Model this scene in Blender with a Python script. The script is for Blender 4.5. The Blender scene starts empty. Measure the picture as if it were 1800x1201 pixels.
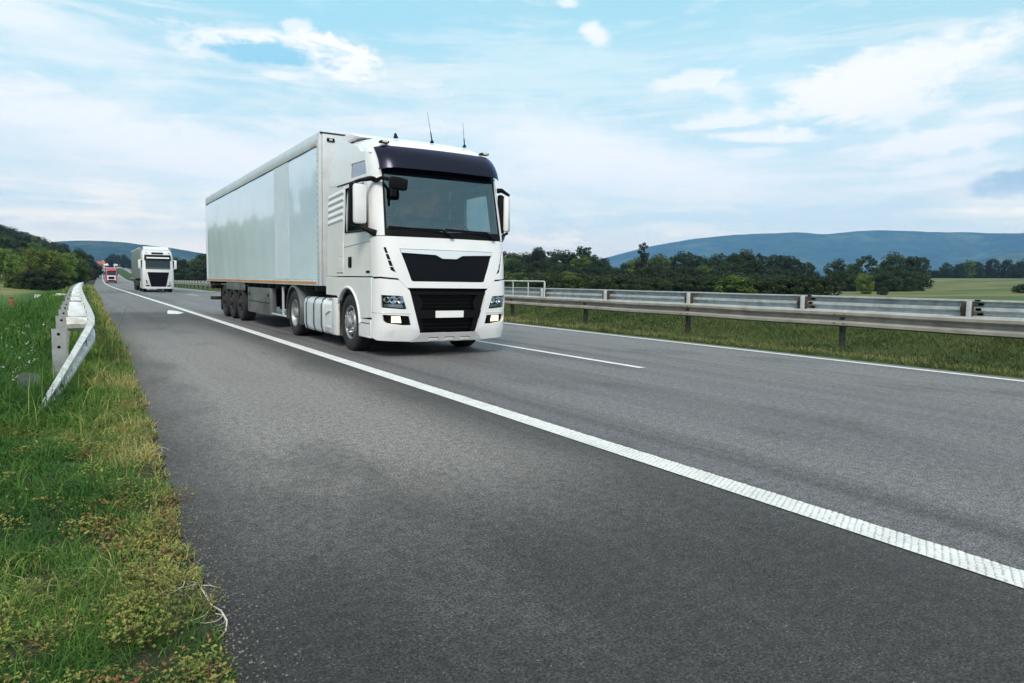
import bpy, bmesh, math, random
import numpy as np
from mathutils import Vector, Matrix

random.seed(7)
RNG = np.random.default_rng(11)
S = bpy.context.scene
COL = S.collection

# ------------------------------------------------------------------ camera
FPX, YAW, PITCH, ROLL, CAMH = 1230.75, 0.55722, 0.08559, 0.01497, 1.2457
cy_, sy_ = math.cos(YAW), math.sin(YAW)
cp_, sp_ = math.cos(PITCH), math.sin(PITCH)
FW = np.array([sy_ * cp_, cy_ * cp_, -sp_])
R0 = np.array([cy_, -sy_, 0.0])
U0 = np.cross(R0, FW)
RT = math.cos(ROLL) * R0 + math.sin(ROLL) * U0
UP = -math.sin(ROLL) * R0 + math.cos(ROLL) * U0
CAMP = np.array([0, 0, CAMH])
cam = bpy.data.cameras.new('camera')
cam.lens = FPX / 1800 * 36
cam.sensor_width = 36
cam.clip_end = 20000
cam.clip_start = 0.05
camo = bpy.data.objects.new('camera', cam)
COL.objects.link(camo)
M = Matrix.Identity(4)
for i in range(3):
    M[i][0], M[i][1], M[i][2], M[i][3] = RT[i], UP[i], -FW[i], CAMP[i]
camo.matrix_world = M
S.camera = camo


def ray(u, v):
    """direction seen at survey point (u, v) of the 1800 x 1201 plate"""
    return FW + RT * ((u - 900) / FPX) + UP * ((600.5 - v) / FPX)


def azel(u, v):
    d = ray(u, v)
    d = d / np.linalg.norm(d)
    return math.atan2(d[0], d[1]), math.asin(d[2])


# ------------------------------------------------------------------ sky
SUN_AZ, SUN_EL = math.radians(214), math.radians(44)      # azimuth from +Y towards +X
W = bpy.data.worlds.new('World')
S.world = W
W.use_nodes = True
wt = W.node_tree
for n in list(wt.nodes):
    wt.nodes.remove(n)


class NT:
    """small helper to write node graphs"""
    def __init__(s, t):
        s.t = t

    def n(s, typ, **kw):
        nd = s.t.nodes.new(typ)
        for k, v in kw.items():
            setattr(nd, k, v)
        return nd

    def put(s, sock, v):
        if v is None:
            return
        if hasattr(v, 'is_output'):
            s.t.links.new(v, sock)
        else:
            sock.default_value = v

    def math(s, op, a, b=None, c=None, clamp=False):
        nd = s.n('ShaderNodeMath', operation=op, use_clamp=clamp)
        s.put(nd.inputs[0], a)
        s.put(nd.inputs[1], b)
        s.put(nd.inputs[2], c)
        return nd.outputs[0]

    def mix(s, f, a, b, blend='MIX'):
        nd = s.n('ShaderNodeMix', data_type='RGBA', blend_type=blend)
        s.put(nd.inputs[0], f)
        s.put(nd.inputs[6], a)
        s.put(nd.inputs[7], b)
        return nd.outputs[2]

    def ss(s, x, lo, hi, a=0.0, b=1.0):
        nd = s.n('ShaderNodeMapRange', interpolation_type='SMOOTHSTEP')
        s.put(nd.inputs[0], x)
        nd.inputs[1].default_value, nd.inputs[2].default_value = lo, hi
        nd.inputs[3].default_value, nd.inputs[4].default_value = a, b
        return nd.outputs[0]

    def noise(s, vec, scale, detail=4, rough=.5, dist=0.0, out=0):
        nd = s.n('ShaderNodeTexNoise')
        s.put(nd.inputs['Vector'], vec)
        nd.inputs['Scale'].default_value = scale
        nd.inputs['Detail'].default_value = detail
        nd.inputs['Roughness'].default_value = rough
        nd.inputs['Distortion'].default_value = dist
        return nd.outputs[out]

    def xyz(s, v):
        nd = s.n('ShaderNodeSeparateXYZ')
        s.put(nd.inputs[0], v)
        return nd.outputs

    def vec(s, x, y, z):
        nd = s.n('ShaderNodeCombineXYZ')
        s.put(nd.inputs[0], x)
        s.put(nd.inputs[1], y)
        s.put(nd.inputs[2], z)
        return nd.outputs[0]


def C4(r, g, b):
    return (r, g, b, 1.0)


def build_sky():
    k = NT(wt)
    tc = k.n('ShaderNodeTexCoord')
    d = tc.outputs['Generated']
    dx, dy, dz = k.xyz(d)
    sky = k.n('ShaderNodeTexSky', sky_type='NISHITA')
    sky.sun_disc = False
    sky.sun_elevation = SUN_EL
    sky.sun_rotation = SUN_AZ
    sky.air_density = 1.0
    sky.dust_density = 1.0
    sky.ozone_density = 1.5
    nish = k.n('ShaderNodeVectorMath', operation='SCALE')
    k.put(nish.inputs[0], sky.outputs[0])
    nish.inputs['Scale'].default_value = 0.10
    az = k.math('ARCTAN2', dx, dy)
    el = k.math('ARCSINE', dz)
    elp = k.math('MAXIMUM', el, 0.0)
    # thin bright veil over the blue, thicker towards the horizon
    stretched = k.vec(k.math('MULTIPLY', dx, 1.0), dy, k.math('MULTIPLY', dz, 4.5))
    n1 = k.noise(stretched, 2.1, 6, .55, .35)
    n2 = k.noise(stretched, 6.5, 7, .62, .8)
    nn = k.math('ADD', k.math('MULTIPLY', n1, .65), k.math('MULTIPLY', n2, .35))
    hor = k.ss(elp, .0, .42, 1.0, 0.0)
    bluecol = k.mix(k.ss(elp, .02, .5), C4(.78, .96, .98), C4(.41, .80, .92))
    base = k.mix(.80, nish.outputs[0], bluecol)
    n3 = k.noise(k.vec(k.math('MULTIPLY', dx, 1.0), dy, k.math('MULTIPLY', dz, 9.0)), 2.6, 9, .60, 1.1)
    n4 = k.noise(k.vec(dx, dy, k.math('MULTIPLY', dz, 5.5)), 7.0, 9, .66, 1.4)
    band = k.math('ADD', k.math('MULTIPLY', n3, .6), k.math('MULTIPLY', n4, .4))
    veil = k.math('ADD', k.math('MULTIPLY', hor, .66), k.ss(nn, .42, .64, -.16, .36), clamp=True)
    veil = k.math('ADD', veil, k.ss(band, .40, .64, -.28, .42), clamp=True)
    veil = k.math('MAXIMUM', veil, k.ss(elp, .42, .75, 0.0, .55))
    veil = k.math('MAXIMUM', veil, k.ss(elp, .10, .03, 0.0, .92))
    vcol = k.mix(k.ss(elp, .02, .155), C4(1.80, 1.48, 1.02), C4(.96, .965, .95))
    col = k.mix(veil, base, vcol)

    # individual clouds, each at its own bearing and height
    wn1 = k.noise(stretched, 5.0, 6, .6, .5, out=1)
    wx, wy, wz = k.xyz(wn1)
    wn2 = k.noise(k.vec(dx, dy, k.math('MULTIPLY', dz, 2.2)), 26.0, 5, .6, .3, out=1)
    vx, vy, vz = k.xyz(wn2)

    wisp = k.noise(k.vec(dx, dy, k.math('MULTIPLY', dz, 3.6)), 9.0, 9, .62, .9)
    fluff = k.noise(k.vec(dx, dy, k.math('MULTIPLY', dz, 1.7)), 30.0, 8, .62, .4)
    ragged = k.math('ADD', k.math('MULTIPLY_ADD', wisp, 2.0, -1.0), k.math('MULTIPLY_ADD', fluff, 1.5, -.75))

    def blob(u0, v0, ru, rv, tilt=0.0, soft=.6, warp=1.0):
        a0, e0 = azel(u0, v0)
        a1, _ = azel(u0 + ru, v0)
        _, e1 = azel(u0, v0 - rv)
        ra, re = abs(a1 - a0), abs(e1 - e0)
        jx = k.math('ADD', k.math('MULTIPLY_ADD', wx, .16 * warp, -.08 * warp), k.math('MULTIPLY_ADD', vx, .022 * warp, -.011 * warp))
        jy = k.math('ADD', k.math('MULTIPLY_ADD', wy, .055 * warp, -.0275 * warp), k.math('MULTIPLY_ADD', vy, .022 * warp, -.011 * warp))
        pa = k.math('ADD', k.math('SUBTRACT', az, a0), jx)
        pe = k.math('ADD', k.math('SUBTRACT', el, e0), jy)
        ct, st = math.cos(tilt), math.sin(tilt)
        qa = k.math('ADD', k.math('MULTIPLY', pa, ct), k.math('MULTIPLY', pe, st))
        qe = k.math('SUBTRACT', k.math('MULTIPLY', pe, ct), k.math('MULTIPLY', pa, st))
        qa = k.math('DIVIDE', qa, ra)
        qe = k.math('DIVIDE', qe, re)
        r = k.math('SQRT', k.math('ADD', k.math('MULTIPLY', qa, qa), k.math('MULTIPLY', qe, qe)))
        r = k.math('ADD', r, k.math('MULTIPLY', ragged, 1.0 if soft < .85 else .45))
        return k.ss(r, .92 - soft * .80, .92 + soft * .62, 1.0, 0.0)

    white = C4(1.0, 1.0, 1.0)
    blue = C4(.34, .72, .90)
    pale = C4(.62, .88, .96)
    # (where, reach, tilt, softness, amount, colour)
    feats = [
        (600, 20, 300, 55, -.06, .9, .45, blue), (1120, 15, 160, 60, 0, .9, .25, blue), (1330, 150, 130, 120, 0, .9, .40, pale),
        (1010, 120, 260, 70, .0, .9, .30, pale), (150, 130, 260, 35, -.1, .9, .22, pale),
        (170, 225, 400, 52, -.19, .8, .85, white), (90, 50, 190, 50, -.25, .9, .55, white), (480, 300, 250, 55, -.15, .9, .7, white),
        (1000, 265, 190, 70, -.2, .9, .85, white), (1180, 310, 220, 45, -.1, .9, .85, white),
        (430, 78, 140, 32, .05, .55, .9, white), (590, 105, 75, 42, -.15, .25, 1.0, white), (520, 45, 30, 14, .2, .5, .7, white),
        (480, 98, 120, 24, -.04, .45, .95, C4(.32, .66, .84)), (510, 134, 60, 10, 0, .5, .7, white),
        (1570, 130, 210, 52, .16, .62, .95, white), (1480, 165, 120, 42, -.1, .65, .9, white), (1580, 190, 120, 30, .1, .6, .8, white),
        (1220, 140, 75, 14, .08, .5, .75, white), (1290, 165, 40, 20, -.3, .6, .6, white), (1280, 210, 110, 15, .05, .5, .8, white),
        (1340, 237, 120, 14, -.06, .5, .9, white), (1650, 245, 160, 24, .1, .5, .85, white), (1760, 195, 90, 14, .08, .6, .75, white),
        (1670, 290, 130, 14, .12, .5, .7, white), (1640, 325, 130, 10, .0, .6, .6, white),
        (1320, 270, 60, 10, 0, .6, .6, white), (1052, 62, 24, 17, -.5, .8, .8, white), (1040, 48, 16, 9, .3, .8, .6, white), (998, 8, 18, 9, 0, .8, .7, white),
        (1785, 316, 95, 25, .12, .6, .85, C4(.40, .59, .74)), (1650, 345, 190, 12, .05, .7, .40, C4(.70, .80, .88)),
        (1480, 366, 120, 5, 0, .7, .35, C4(.72, .84, .90)), (1330, 345, 260, 12, -.03, .9, .4, C4(1.0, .985, .96)),
    ]
    for (u, v, ru, rv, tl, so, am, cc) in feats:
        m = blob(u, v, ru, rv, tl, so, .45 if ru > 60 else .22)
        col = k.mix(k.math('MULTIPLY', m, am), col, cc)
    # the ground half of the sphere stays dim
    col = k.mix(k.ss(dz, -.06, -.005), C4(.20, .21, .2), col)
    bg = k.n('ShaderNodeBackground')
    k.put(bg.inputs[0], col)
    bg.inputs[1].default_value = SKY_STRENGTH
    out = k.n('ShaderNodeOutputWorld')
    wt.links.new(bg.outputs[0], out.inputs[0])


SKY_STRENGTH = 0.80
build_sky()
sun = bpy.data.lights.new('sun', 'SUN')
sun.energy = 2.2
sun.angle = math.radians(20)
sun.color = (1.0, .90, .77)
suno = bpy.data.objects.new('sun', sun)
COL.objects.link(suno)
sd = Vector((math.sin(SUN_AZ) * math.cos(SUN_EL), math.cos(SUN_AZ) * math.cos(SUN_EL), math.sin(SUN_EL)))
suno.rotation_euler = sd.to_track_quat('Z', 'Y').to_euler()
suno.location = (-20, -20, 40)

S.view_settings.view_transform = 'Standard'
S.view_settings.look = 'None'
S.view_settings.exposure = 0.50
S.view_settings.gamma = 1.0
S.view_settings.use_curve_mapping = False
S.render.engine = 'CYCLES'
S.cycles.max_bounces = 8
S.cycles.volume_bounces = 1
S.cycles.transparent_max_bounces = 12
S.cycles.use_denoising = True

# ------------------------------------------------------------------ object helpers


def tag(o, label=None, cat=None, group=None, kind=None):
    if label:
        o['label'] = label
    if cat:
        o['category'] = cat
    if group:
        o['group'] = group
    if kind:
        o['kind'] = kind
    return o


def link(name, me, parent=None, loc=None):
    o = bpy.data.objects.new(name, me)
    COL.objects.link(o)
    if parent is not None:
        o.parent = parent
    if loc is not None:
        o.location = loc
    return o


def empty(name, loc=(0, 0, 0), rz=0.0):
    o = bpy.data.objects.new(name, None)
    COL.objects.link(o)
    o.location = loc
    o.rotation_euler = (0, 0, rz)
    o.empty_display_size = .3
    return o


def finish_mesh(me, mats, angle=35):
    for m in (mats if isinstance(mats, (list, tuple)) else [mats]):
        me.materials.append(m)
    if angle is None:
        me.shade_flat()
    else:
        me.shade_smooth()
        me.set_sharp_from_angle(angle=math.radians(angle))


class MB:
    """collects shapes of ONE part into one mesh"""
    def __init__(s):
        s.v, s.f, s.mi = [], [], []
        s.cur = 0

    def add(s, vs, fs):
        b = len(s.v)
        s.v += [tuple(map(float, p)) for p in vs]
        s.f += [tuple(b + i for i in f) for f in fs]
        s.mi += [s.cur] * len(fs)
        return s

    def box(s, x0, x1, y0, y1, z0, z1, c=0.0, rot=None):
        """box with chamfered edges when c > 0"""
        bm = bmesh.new()
        bmesh.ops.create_cube(bm, size=1)
        for v in bm.verts:
            v.co = Vector(((x0 + x1) / 2 + v.co.x * (x1 - x0), (y0 + y1) / 2 + v.co.y * (y1 - y0), (z0 + z1) / 2 + v.co.z * (z1 - z0)))
        if c > 0:
            bmesh.ops.bevel(bm, geom=bm.edges[:], offset=c, segments=2, affect='EDGES', profile=.5)
        if rot is not None:
            bmesh.ops.transform(bm, matrix=rot, verts=bm.verts)
        s.from_bm(bm)
        return s

    def from_bm(s, bm):
        bm.verts.index_update()
        s.add([v.co for v in bm.verts], [[v.index for v in f.verts] for f in bm.faces])
        bm.free()

    def tube(s, pts, r, n=8, cap=True):
        pts = [Vector(p) for p in pts]
        rr = r if isinstance(r, (list, tuple)) else [r] * len(pts)
        vs, fs = [], []
        for i, p in enumerate(pts):
            t = (pts[min(i + 1, len(pts) - 1)] - pts[max(i - 1, 0)]).normalized()
            a = Vector((0, 0, 1)) if abs(t.z) < .9 else Vector((1, 0, 0))
            x = t.cross(a).normalized()
            y = t.cross(x).normalized()
            for j in range(n):
                q = 2 * math.pi * j / n
                vs.append(p + (x * math.cos(q) + y * math.sin(q)) * rr[i])
        for i in range(len(pts) - 1):
            for j in range(n):
                fs.append((i * n + j, i * n + (j + 1) % n, (i + 1) * n + (j + 1) % n, (i + 1) * n + j))
        if cap:
            fs.append(tuple(range(n)))
            fs.append(tuple((len(pts) - 1) * n + j for j in reversed(range(n))))
        return s.add(vs, fs)

    def lathe(s, prof, c, axis='x', n=32, sign=1):
        """prof: list of (along axis, radius)"""
        vs, fs = [], []
        for (a, r) in prof:
            for j in range(n):
                q = 2 * math.pi * j / n
                if axis == 'x':
                    vs.append((c[0] + sign * a, c[1] + r * math.cos(q), c[2] + r * math.sin(q)))
                elif axis == 'y':
                    vs.append((c[0] + r * math.cos(q), c[1] + sign * a, c[2] + r * math.sin(q)))
                else:
                    vs.append((c[0] + r * math.cos(q), c[1] + r * math.sin(q), c[2] + sign * a))
        for i in range(len(prof) - 1):
            for j in range(n):
                fs.append((i * n + j, i * n + (j + 1) % n, (i + 1) * n + (j + 1) % n, (i + 1) * n + j))
        return s.add(vs, fs)

    def sweep(s, prof, path, closed=True, cap=True):
        """prof: list of (offset vector) given per path point by function or fixed; path: list of (point, xaxis, zaxis)"""
        n = len(prof)
        vs, fs = [], []
        for (p, ax, az) in path:
            p, ax, az = Vector(p), Vector(ax), Vector(az)
            for (a, b) in prof:
                vs.append(p + ax * a + az * b)
        m = n if closed else n - 1
        for i in range(len(path) - 1):
            for j in range(m):
                fs.append((i * n + j, i * n + (j + 1) % n, (i + 1) * n + (j + 1) % n, (i + 1) * n + j))
        if closed and cap:
            fs.append(tuple(range(n)))
            fs.append(tuple((len(path) - 1) * n + j for j in reversed(range(n))))
        return s.add(vs, fs)

    def prism(s, poly, lo, hi, axis='x'):
        """polygon extruded along an axis; poly in the two other axes (y,z) / (x,z) / (x,y)"""
        n = len(poly)
        P = {'x': lambda a, b, t: (t, a, b), 'y': lambda a, b, t: (a, t, b), 'z': lambda a, b, t: (a, b, t)}[axis]
        vs = [P(a, b, lo) for a, b in poly] + [P(a, b, hi) for a, b in poly]
        fs = [tuple(range(n)), tuple(reversed(range(n, 2 * n)))] + [(i, n + i, n + (i + 1) % n, (i + 1) % n) for i in range(n)]
        return s.add(vs, fs)

    def build(s, name, mats, parent=None, angle=35, loc=None, fix=True, bevel=0.0):
        me = bpy.data.meshes.new(name)
        me.from_pydata(s.v, [], s.f)
        if len(set(s.mi)) > 1:
            me.polygons.foreach_set('material_index', s.mi)
        if fix:
            bm = bmesh.new()
            bm.from_mesh(me)
            bmesh.ops.recalc_face_normals(bm, faces=bm.faces)
            bm.to_mesh(me)
            bm.free()
        finish_mesh(me, mats, angle)
        o = link(name, me, parent, loc)
        if bevel:
            b = o.modifiers.new('bevel', 'BEVEL')
            b.width = bevel
            b.segments = 2
            b.limit_method = 'ANGLE'
            b.angle_limit = math.radians(50)
        return o


def np_mesh(name, V, T, mats, attrs=None, smooth=False):
    """mesh from numpy: V (n,3), T (m,3 or 4)"""
    me = bpy.data.meshes.new(name)
    V = np.ascontiguousarray(V, np.float32)
    T = np.ascontiguousarray(T, np.int32)
    kk = T.shape[1]
    me.vertices.add(len(V))
    me.vertices.foreach_set('co', V.ravel())
    me.loops.add(T.size)
    me.loops.foreach_set('vertex_index', T.ravel())
    me.polygons.add(len(T))
    me.polygons.foreach_set('loop_start', np.arange(0, T.size, kk, dtype=np.int32))
    for an, arr in (attrs or {}).items():
        a = me.attributes.new(an, 'FLOAT', 'POINT')
        a.data.foreach_set('value', np.ascontiguousarray(arr, np.float32))
    me.update(calc_edges=True)
    for m in (mats if isinstance(mats, (list, tuple)) else [mats]):
        me.materials.append(m)
    if smooth:
        me.shade_smooth()
    return me


# ------------------------------------------------------------------ materials
MATS = {}


def pmat(name, col, rough=.5, metal=0.0, var=.0, vscale=3.0, bump=0.0, bscale=60.0, coat=0.0, spec=.5, dirt=None, dscale=1.5, emit=None, estr=0.0, alpha=None):
    if name in MATS:
        return MATS[name]
    m = bpy.data.materials.new(name)
    m.use_nodes = True
    t = m.node_tree
    k = NT(t)
    b = t.nodes['Principled BSDF']
    b.inputs['Roughness'].default_value = rough
    b.inputs['Metallic'].default_value = metal
    b.inputs['Specular IOR Level'].default_value = spec
    b.inputs['Coat Weight'].default_value = coat
    b.inputs['Coat Roughness'].default_value = .06
    tc = k.n('ShaderNodeTexCoord')
    o = tc.outputs['Object']
    c = C4(*col)
    if var:
        n1 = k.noise(o, vscale, 6, .6)
        f = k.ss(n1, .3, .7)
        c = k.mix(f, C4(*[x * (1 - var) for x in col]), C4(*[min(1, x * (1 + var)) for x in col]))
    if dirt:
        n2 = k.noise(o, dscale, 8, .65, .4)
        f = k.ss(n2, .50, .78, 0, .75)
        c = k.mix(f, c, C4(*dirt))
        k.put(b.inputs['Roughness'], k.math('ADD', rough, k.math('MULTIPLY', f, .3)))
    k.put(b.inputs['Base Color'], c)
    if bump:
        n3 = k.noise(o, bscale, 5, .6)
        bp = k.n('ShaderNodeBump')
        bp.inputs['Strength'].default_value = bump
        bp.inputs['Distance'].default_value = .01
        k.put(bp.inputs['Height'], n3)
        k.put(b.inputs['Normal'], bp.outputs[0])
    if emit:
        b.inputs['Emission Color'].default_value = C4(*emit)
        b.inputs['Emission Strength'].default_value = estr
    MATS[name] = m
    return m


WHITE = pmat('white_paint', (.82, .815, .83), .28, var=.03, vscale=2, coat=.5, dirt=(.68, .69, .69), dscale=1.1)
WHITE2 = pmat('white_plastic', (.72, .72, .71), .45, var=.04, dirt=(.5, .49, .46))
TANKM = pmat('brushed_tank_metal', (.72, .78, .82), .36, .25, var=.08, vscale=4, dirt=(.4, .42, .43))
BLACK = pmat('black_plastic', (.007, .007, .008), .5, var=.2, bump=.05, spec=.10)
GLOSSB = pmat('gloss_black', (.005, .005, .007), .35, spec=.12)
DARK = pmat('dark_chassis', (.016, .016, .018), .7, var=.4, vscale=5, dirt=(.05, .046, .04))
RUBBER = pmat('tyre_rubber', (.016, .016, .017), .78, var=.3, vscale=12, dirt=(.05, .047, .043), dscale=4, bump=.15)
CHROME = pmat('chrome_trim', (.80, .83, .86), .16, 1.0)
SATIN = pmat('satin_trim', (.80, .82, .84), .32, .35)
RIM = pmat('alloy_rim', (.36, .37, .38), .45, .5, var=.1, vscale=8, dirt=(.2, .19, .18), dscale=5)
RIMD = pmat('dusty_steel_rim', (.03, .028, .027), .7, .2, var=.3, vscale=6)
INTER = pmat('cab_interior', (.10, .10, .105), .75, var=.15)
SEATM = pmat('seat_fabric', (.075, .08, .09), .85, var=.25, vscale=14)
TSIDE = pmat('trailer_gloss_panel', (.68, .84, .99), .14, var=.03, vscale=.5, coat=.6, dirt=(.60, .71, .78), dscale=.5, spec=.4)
TDULL = pmat('trailer_dull_strip', (.66, .75, .82), .40, var=.05, vscale=2)
TRAIL = pmat('trailer_aluminium_rail', (.66, .72, .75), .35, .25, var=.05, dirt=(.5, .52, .53))
TFRONT = pmat('trailer_front_skin', (.62, .65, .68), .45, var=.06, dirt=(.42, .42, .42))
ORANGE = pmat('orange_reflective_tape', (.66, .26, .07), .4, var=.25, vscale=5, dirt=(.42, .2, .1))
STEELBOX = pmat('dull_steel_box', (.20, .205, .205), .42, .5, var=.3, vscale=1.4, dirt=(.12, .115, .11))
MUDG = pmat('grey_mudguard', (.09, .095, .10), .5, var=.15)
PLATE = pmat('number_plate_white', (.85, .85, .84), .4)
SKID = pmat('skid_grey_paint', (.56, .56, .56), .45, var=.05, dirt=(.42, .42, .41))
LAMPON = pmat('lit_fog_lamp', (.9, .8, .5), .3, emit=(1.0, .80, .36), estr=1.6)
AMBER = pmat('marker_lens', (.75, .62, .40), .25)
GALV = pmat('galvanised_steel', (.66, .68, .70), .42, .3, var=.14, vscale=5, dirt=(.34, .33, .31), dscale=2.2)
POSTG = pmat('grey_post_steel', (.36, .37, .375), .5, .35, var=.2, vscale=6, dirt=(.20, .18, .15), dscale=3)
GALVD = pmat('weathered_rail_steel', (.36, .335, .30), .58, .12, var=.16, vscale=3, dirt=(.17, .145, .12), dscale=1.6)
RUST = pmat('rusty_brown_steel', (.085, .058, .042), .75, .2, var=.4, vscale=9, bump=.2)
POSTD = pmat('dark_brown_post', (.045, .038, .034), .7, .2, var=.4, vscale=7)
WRAIL = pmat('white_weathered_rail', (.62, .62, .60), .5, .15, var=.22, vscale=9, dirt=(.27, .20, .13), dscale=4.5, bump=.15, bscale=25)
CONC = pmat('pale_concrete', (.55, .56, .53), .85, var=.2, vscale=6, bump=.3)
REDP = pmat('red_marker_paint', (.45, .06, .03), .5, var=.2)
BARK = pmat('tree_bark', (.07, .052, .038), .9, var=.4, vscale=6, bump=.4, bscale=14)
REDROOF = pmat('red_roof_tiles', (.36, .085, .06), .8, var=.25, vscale=2)
WALLW = pmat('white_render', (.78, .77, .72), .85, var=.06)
REDCAB = pmat('red_cab_paint', (.42, .045, .075), .3, coat=.5, var=.05)
GREYT = pmat('grey_trailer_curtain', (.16, .20, .20), .6, var=.1, vscale=1)
WINDARK = pmat('dark_window', (.02, .025, .03), .1)
ROOTM = pmat('bleached_root', (.50, .47, .40), .8, var=.25, vscale=30)


def glass_mat(name, tint, base_refl=.06, sheen=(1, 1, 1), rough=.02):
    m = bpy.data.materials.new(name)
    m.use_nodes = True
    t = m.node_tree
    k = NT(t)
    for n in list(t.nodes):
        t.nodes.remove(n)
    tr = k.n('ShaderNodeBsdfTransparent')
    tr.inputs[0].default_value = C4(*tint)
    gl = k.n('ShaderNodeBsdfGlossy')
    gl.inputs[0].default_value = C4(*sheen)
    gl.inputs['Roughness'].default_value = rough
    ge = k.n('ShaderNodeNewGeometry')
    dt = k.n('ShaderNodeVectorMath', operation='DOT_PRODUCT')
    k.put(dt.inputs[0], ge.outputs['Normal'])
    k.put(dt.inputs[1], ge.outputs['Incoming'])
    fr = k.math('POWER', k.math('SUBTRACT', 1.0, k.math('ABSOLUTE', dt.outputs['Value']), clamp=True), 5.0)
    mx = k.n('ShaderNodeMixShader')
    k.put(mx.inputs[0], k.math('MULTIPLY_ADD', fr, .9, base_refl, clamp=True))
    t.links.new(tr.outputs[0], mx.inputs[1])
    t.links.new(gl.outputs[0], mx.inputs[2])
    out = k.n('ShaderNodeOutputMaterial')
    t.links.new(mx.outputs[0], out.inputs[0])
    return m


GLASS = glass_mat('windscreen_glass', (.62, .66, .67), .11)
SIDEGL = glass_mat('side_glass', (.70, .82, .84), .06)
ROOFGL = glass_mat('upper_window_glass', (.30, .45, .62), .30)
VISORM = glass_mat('smoked_visor', (.10, .10, .16), .045, (.68, .70, 1.0), .24)
LENS = glass_mat('clear_lens', (.9, .92, .95), .04)


def leaf_mat(name, c1, c2, c3, trans=.35):
    """foliage: every leaf takes its own hue from the 'tint' attribute"""
    m = bpy.data.materials.new(name)
    m.use_nodes = True
    t = m.node_tree
    k = NT(t)
    b = t.nodes['Principled BSDF']
    at = k.n('ShaderNodeAttribute', attribute_name='tint')
    oi = k.n('ShaderNodeObjectInfo')
    c = k.mix(k.ss(at.outputs['Fac'], .0, .55), C4(*c1), C4(*c2))
    c = k.mix(k.ss(at.outputs['Fac'], .55, 1.0), c, C4(*c3))
    hs = k.n('ShaderNodeHueSaturation')
    k.put(hs.inputs['Value'], k.math('MULTIPLY_ADD', oi.outputs['Random'], .5, .75))
    k.put(hs.inputs['Hue'], k.math('MULTIPLY_ADD', oi.outputs['Random'], .03, .485))
    k.put(hs.inputs['Color'], c)
    k.put(b.inputs['Base Color'], hs.outputs[0])
    b.inputs['Roughness'].default_value = .6
    b.inputs['Specular IOR Level'].default_value = .25
    tl = k.n('ShaderNodeBsdfTranslucent')
    k.put(tl.inputs[0], hs.outputs[0])
    mx = k.n('ShaderNodeMixShader')
    mx.inputs[0].default_value = trans
    t.links.new(b.outputs[0], mx.inputs[1])
    t.links.new(tl.outputs[0], mx.inputs[2])
    t.links.new(mx.outputs[0], t.nodes['Material Output'].inputs[0])
    return m


LEAFD = leaf_mat('dark_foliage', (.018, .029, .011), (.036, .054, .017), (.066, .088, .026), .3)
LEAFM = leaf_mat('mid_foliage', (.038, .066, .015), (.09, .14, .026), (.18, .23, .046), .3)
LEAFL = leaf_mat('light_foliage', (.06, .10, .022), (.17, .24, .045), (.32, .36, .085), .35)
GRASSM = leaf_mat('grass_blades', (.022, .082, .012), (.095, .195, .030), (.46, .37, .15), .3)
GRASSD = leaf_mat('median_grass_blades', (.065, .11, .030), (.17, .21, .068), (.40, .37, .17), .3)
WEEDM = leaf_mat('weed_leaves', (.12, .17, .035), (.33, .35, .085), (.42, .30, .13), .3)
STEMM = pmat('red_weed_stem', (.13, .05, .035), .7, var=.3, vscale=40)
FLOWM = pmat('white_flower', (.7, .72, .66), .8)

# ------------------------------------------------------------------ the lie of the land
def smooth_table(X, Y):
    xs = np.arange(-400, 1300, 5.0)
    ys = np.interp(xs, X, Y)
    ker = np.hanning(15)
    ker /= ker.sum()
    pad = np.pad(ys, 7, mode='edge')
    ys = np.convolve(pad, ker, 'valid')
    return xs, ys


_zt = smooth_table([-400, 0, 40, 70, 120, 200, 300, 420, 500, 600, 800, 1300], [0, 0, 0, -.15, -.4, -.7, -.3, 1.5, 3.7, 6, 9, 9])
_xt = smooth_table([-400, 45, 61, 100, 150, 220, 300, 370, 500, 600, 800, 1300], [0, 0, .25, .7, 1.6, 3.2, 5.2, 7.2, 10.9, 13.4, 19, 33])


def zr(Y):
    return np.interp(Y, *_zt)


def xc(Y):
    return np.interp(Y, *_xt)


def sst(x, a, b):
    t = np.clip((x - a) / (b - a), 0, 1)
    return t * t * (3 - 2 * t)


def vnoise(x, y, sc, seed=0):
    """cheap smooth value noise from sines"""
    r = np.random.default_rng(seed)
    o = 0
    for i in range(6):
        a, ph = r.uniform(0, 2 * np.pi, 2)
        f = sc * r.uniform(.6, 1.8)
        o = o + np.sin((x * np.cos(a) + y * np.sin(a)) * f + ph)
    return o / 6


def road_left(Y):
    """left edge of the asphalt (offset from the road line)"""
    return np.interp(Y, [0, 2, 7, 13, 50, 160, 600], [.36, .36, .52, .68, 1.15, 1.3, 1.3]) + .05 * vnoise(Y * 0 + 3, Y, 5.0, 2) + .035 * vnoise(Y, Y * 0, 17.0, 3) + .018 * vnoise(Y, Y * 0, 45.0, 4)


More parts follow.
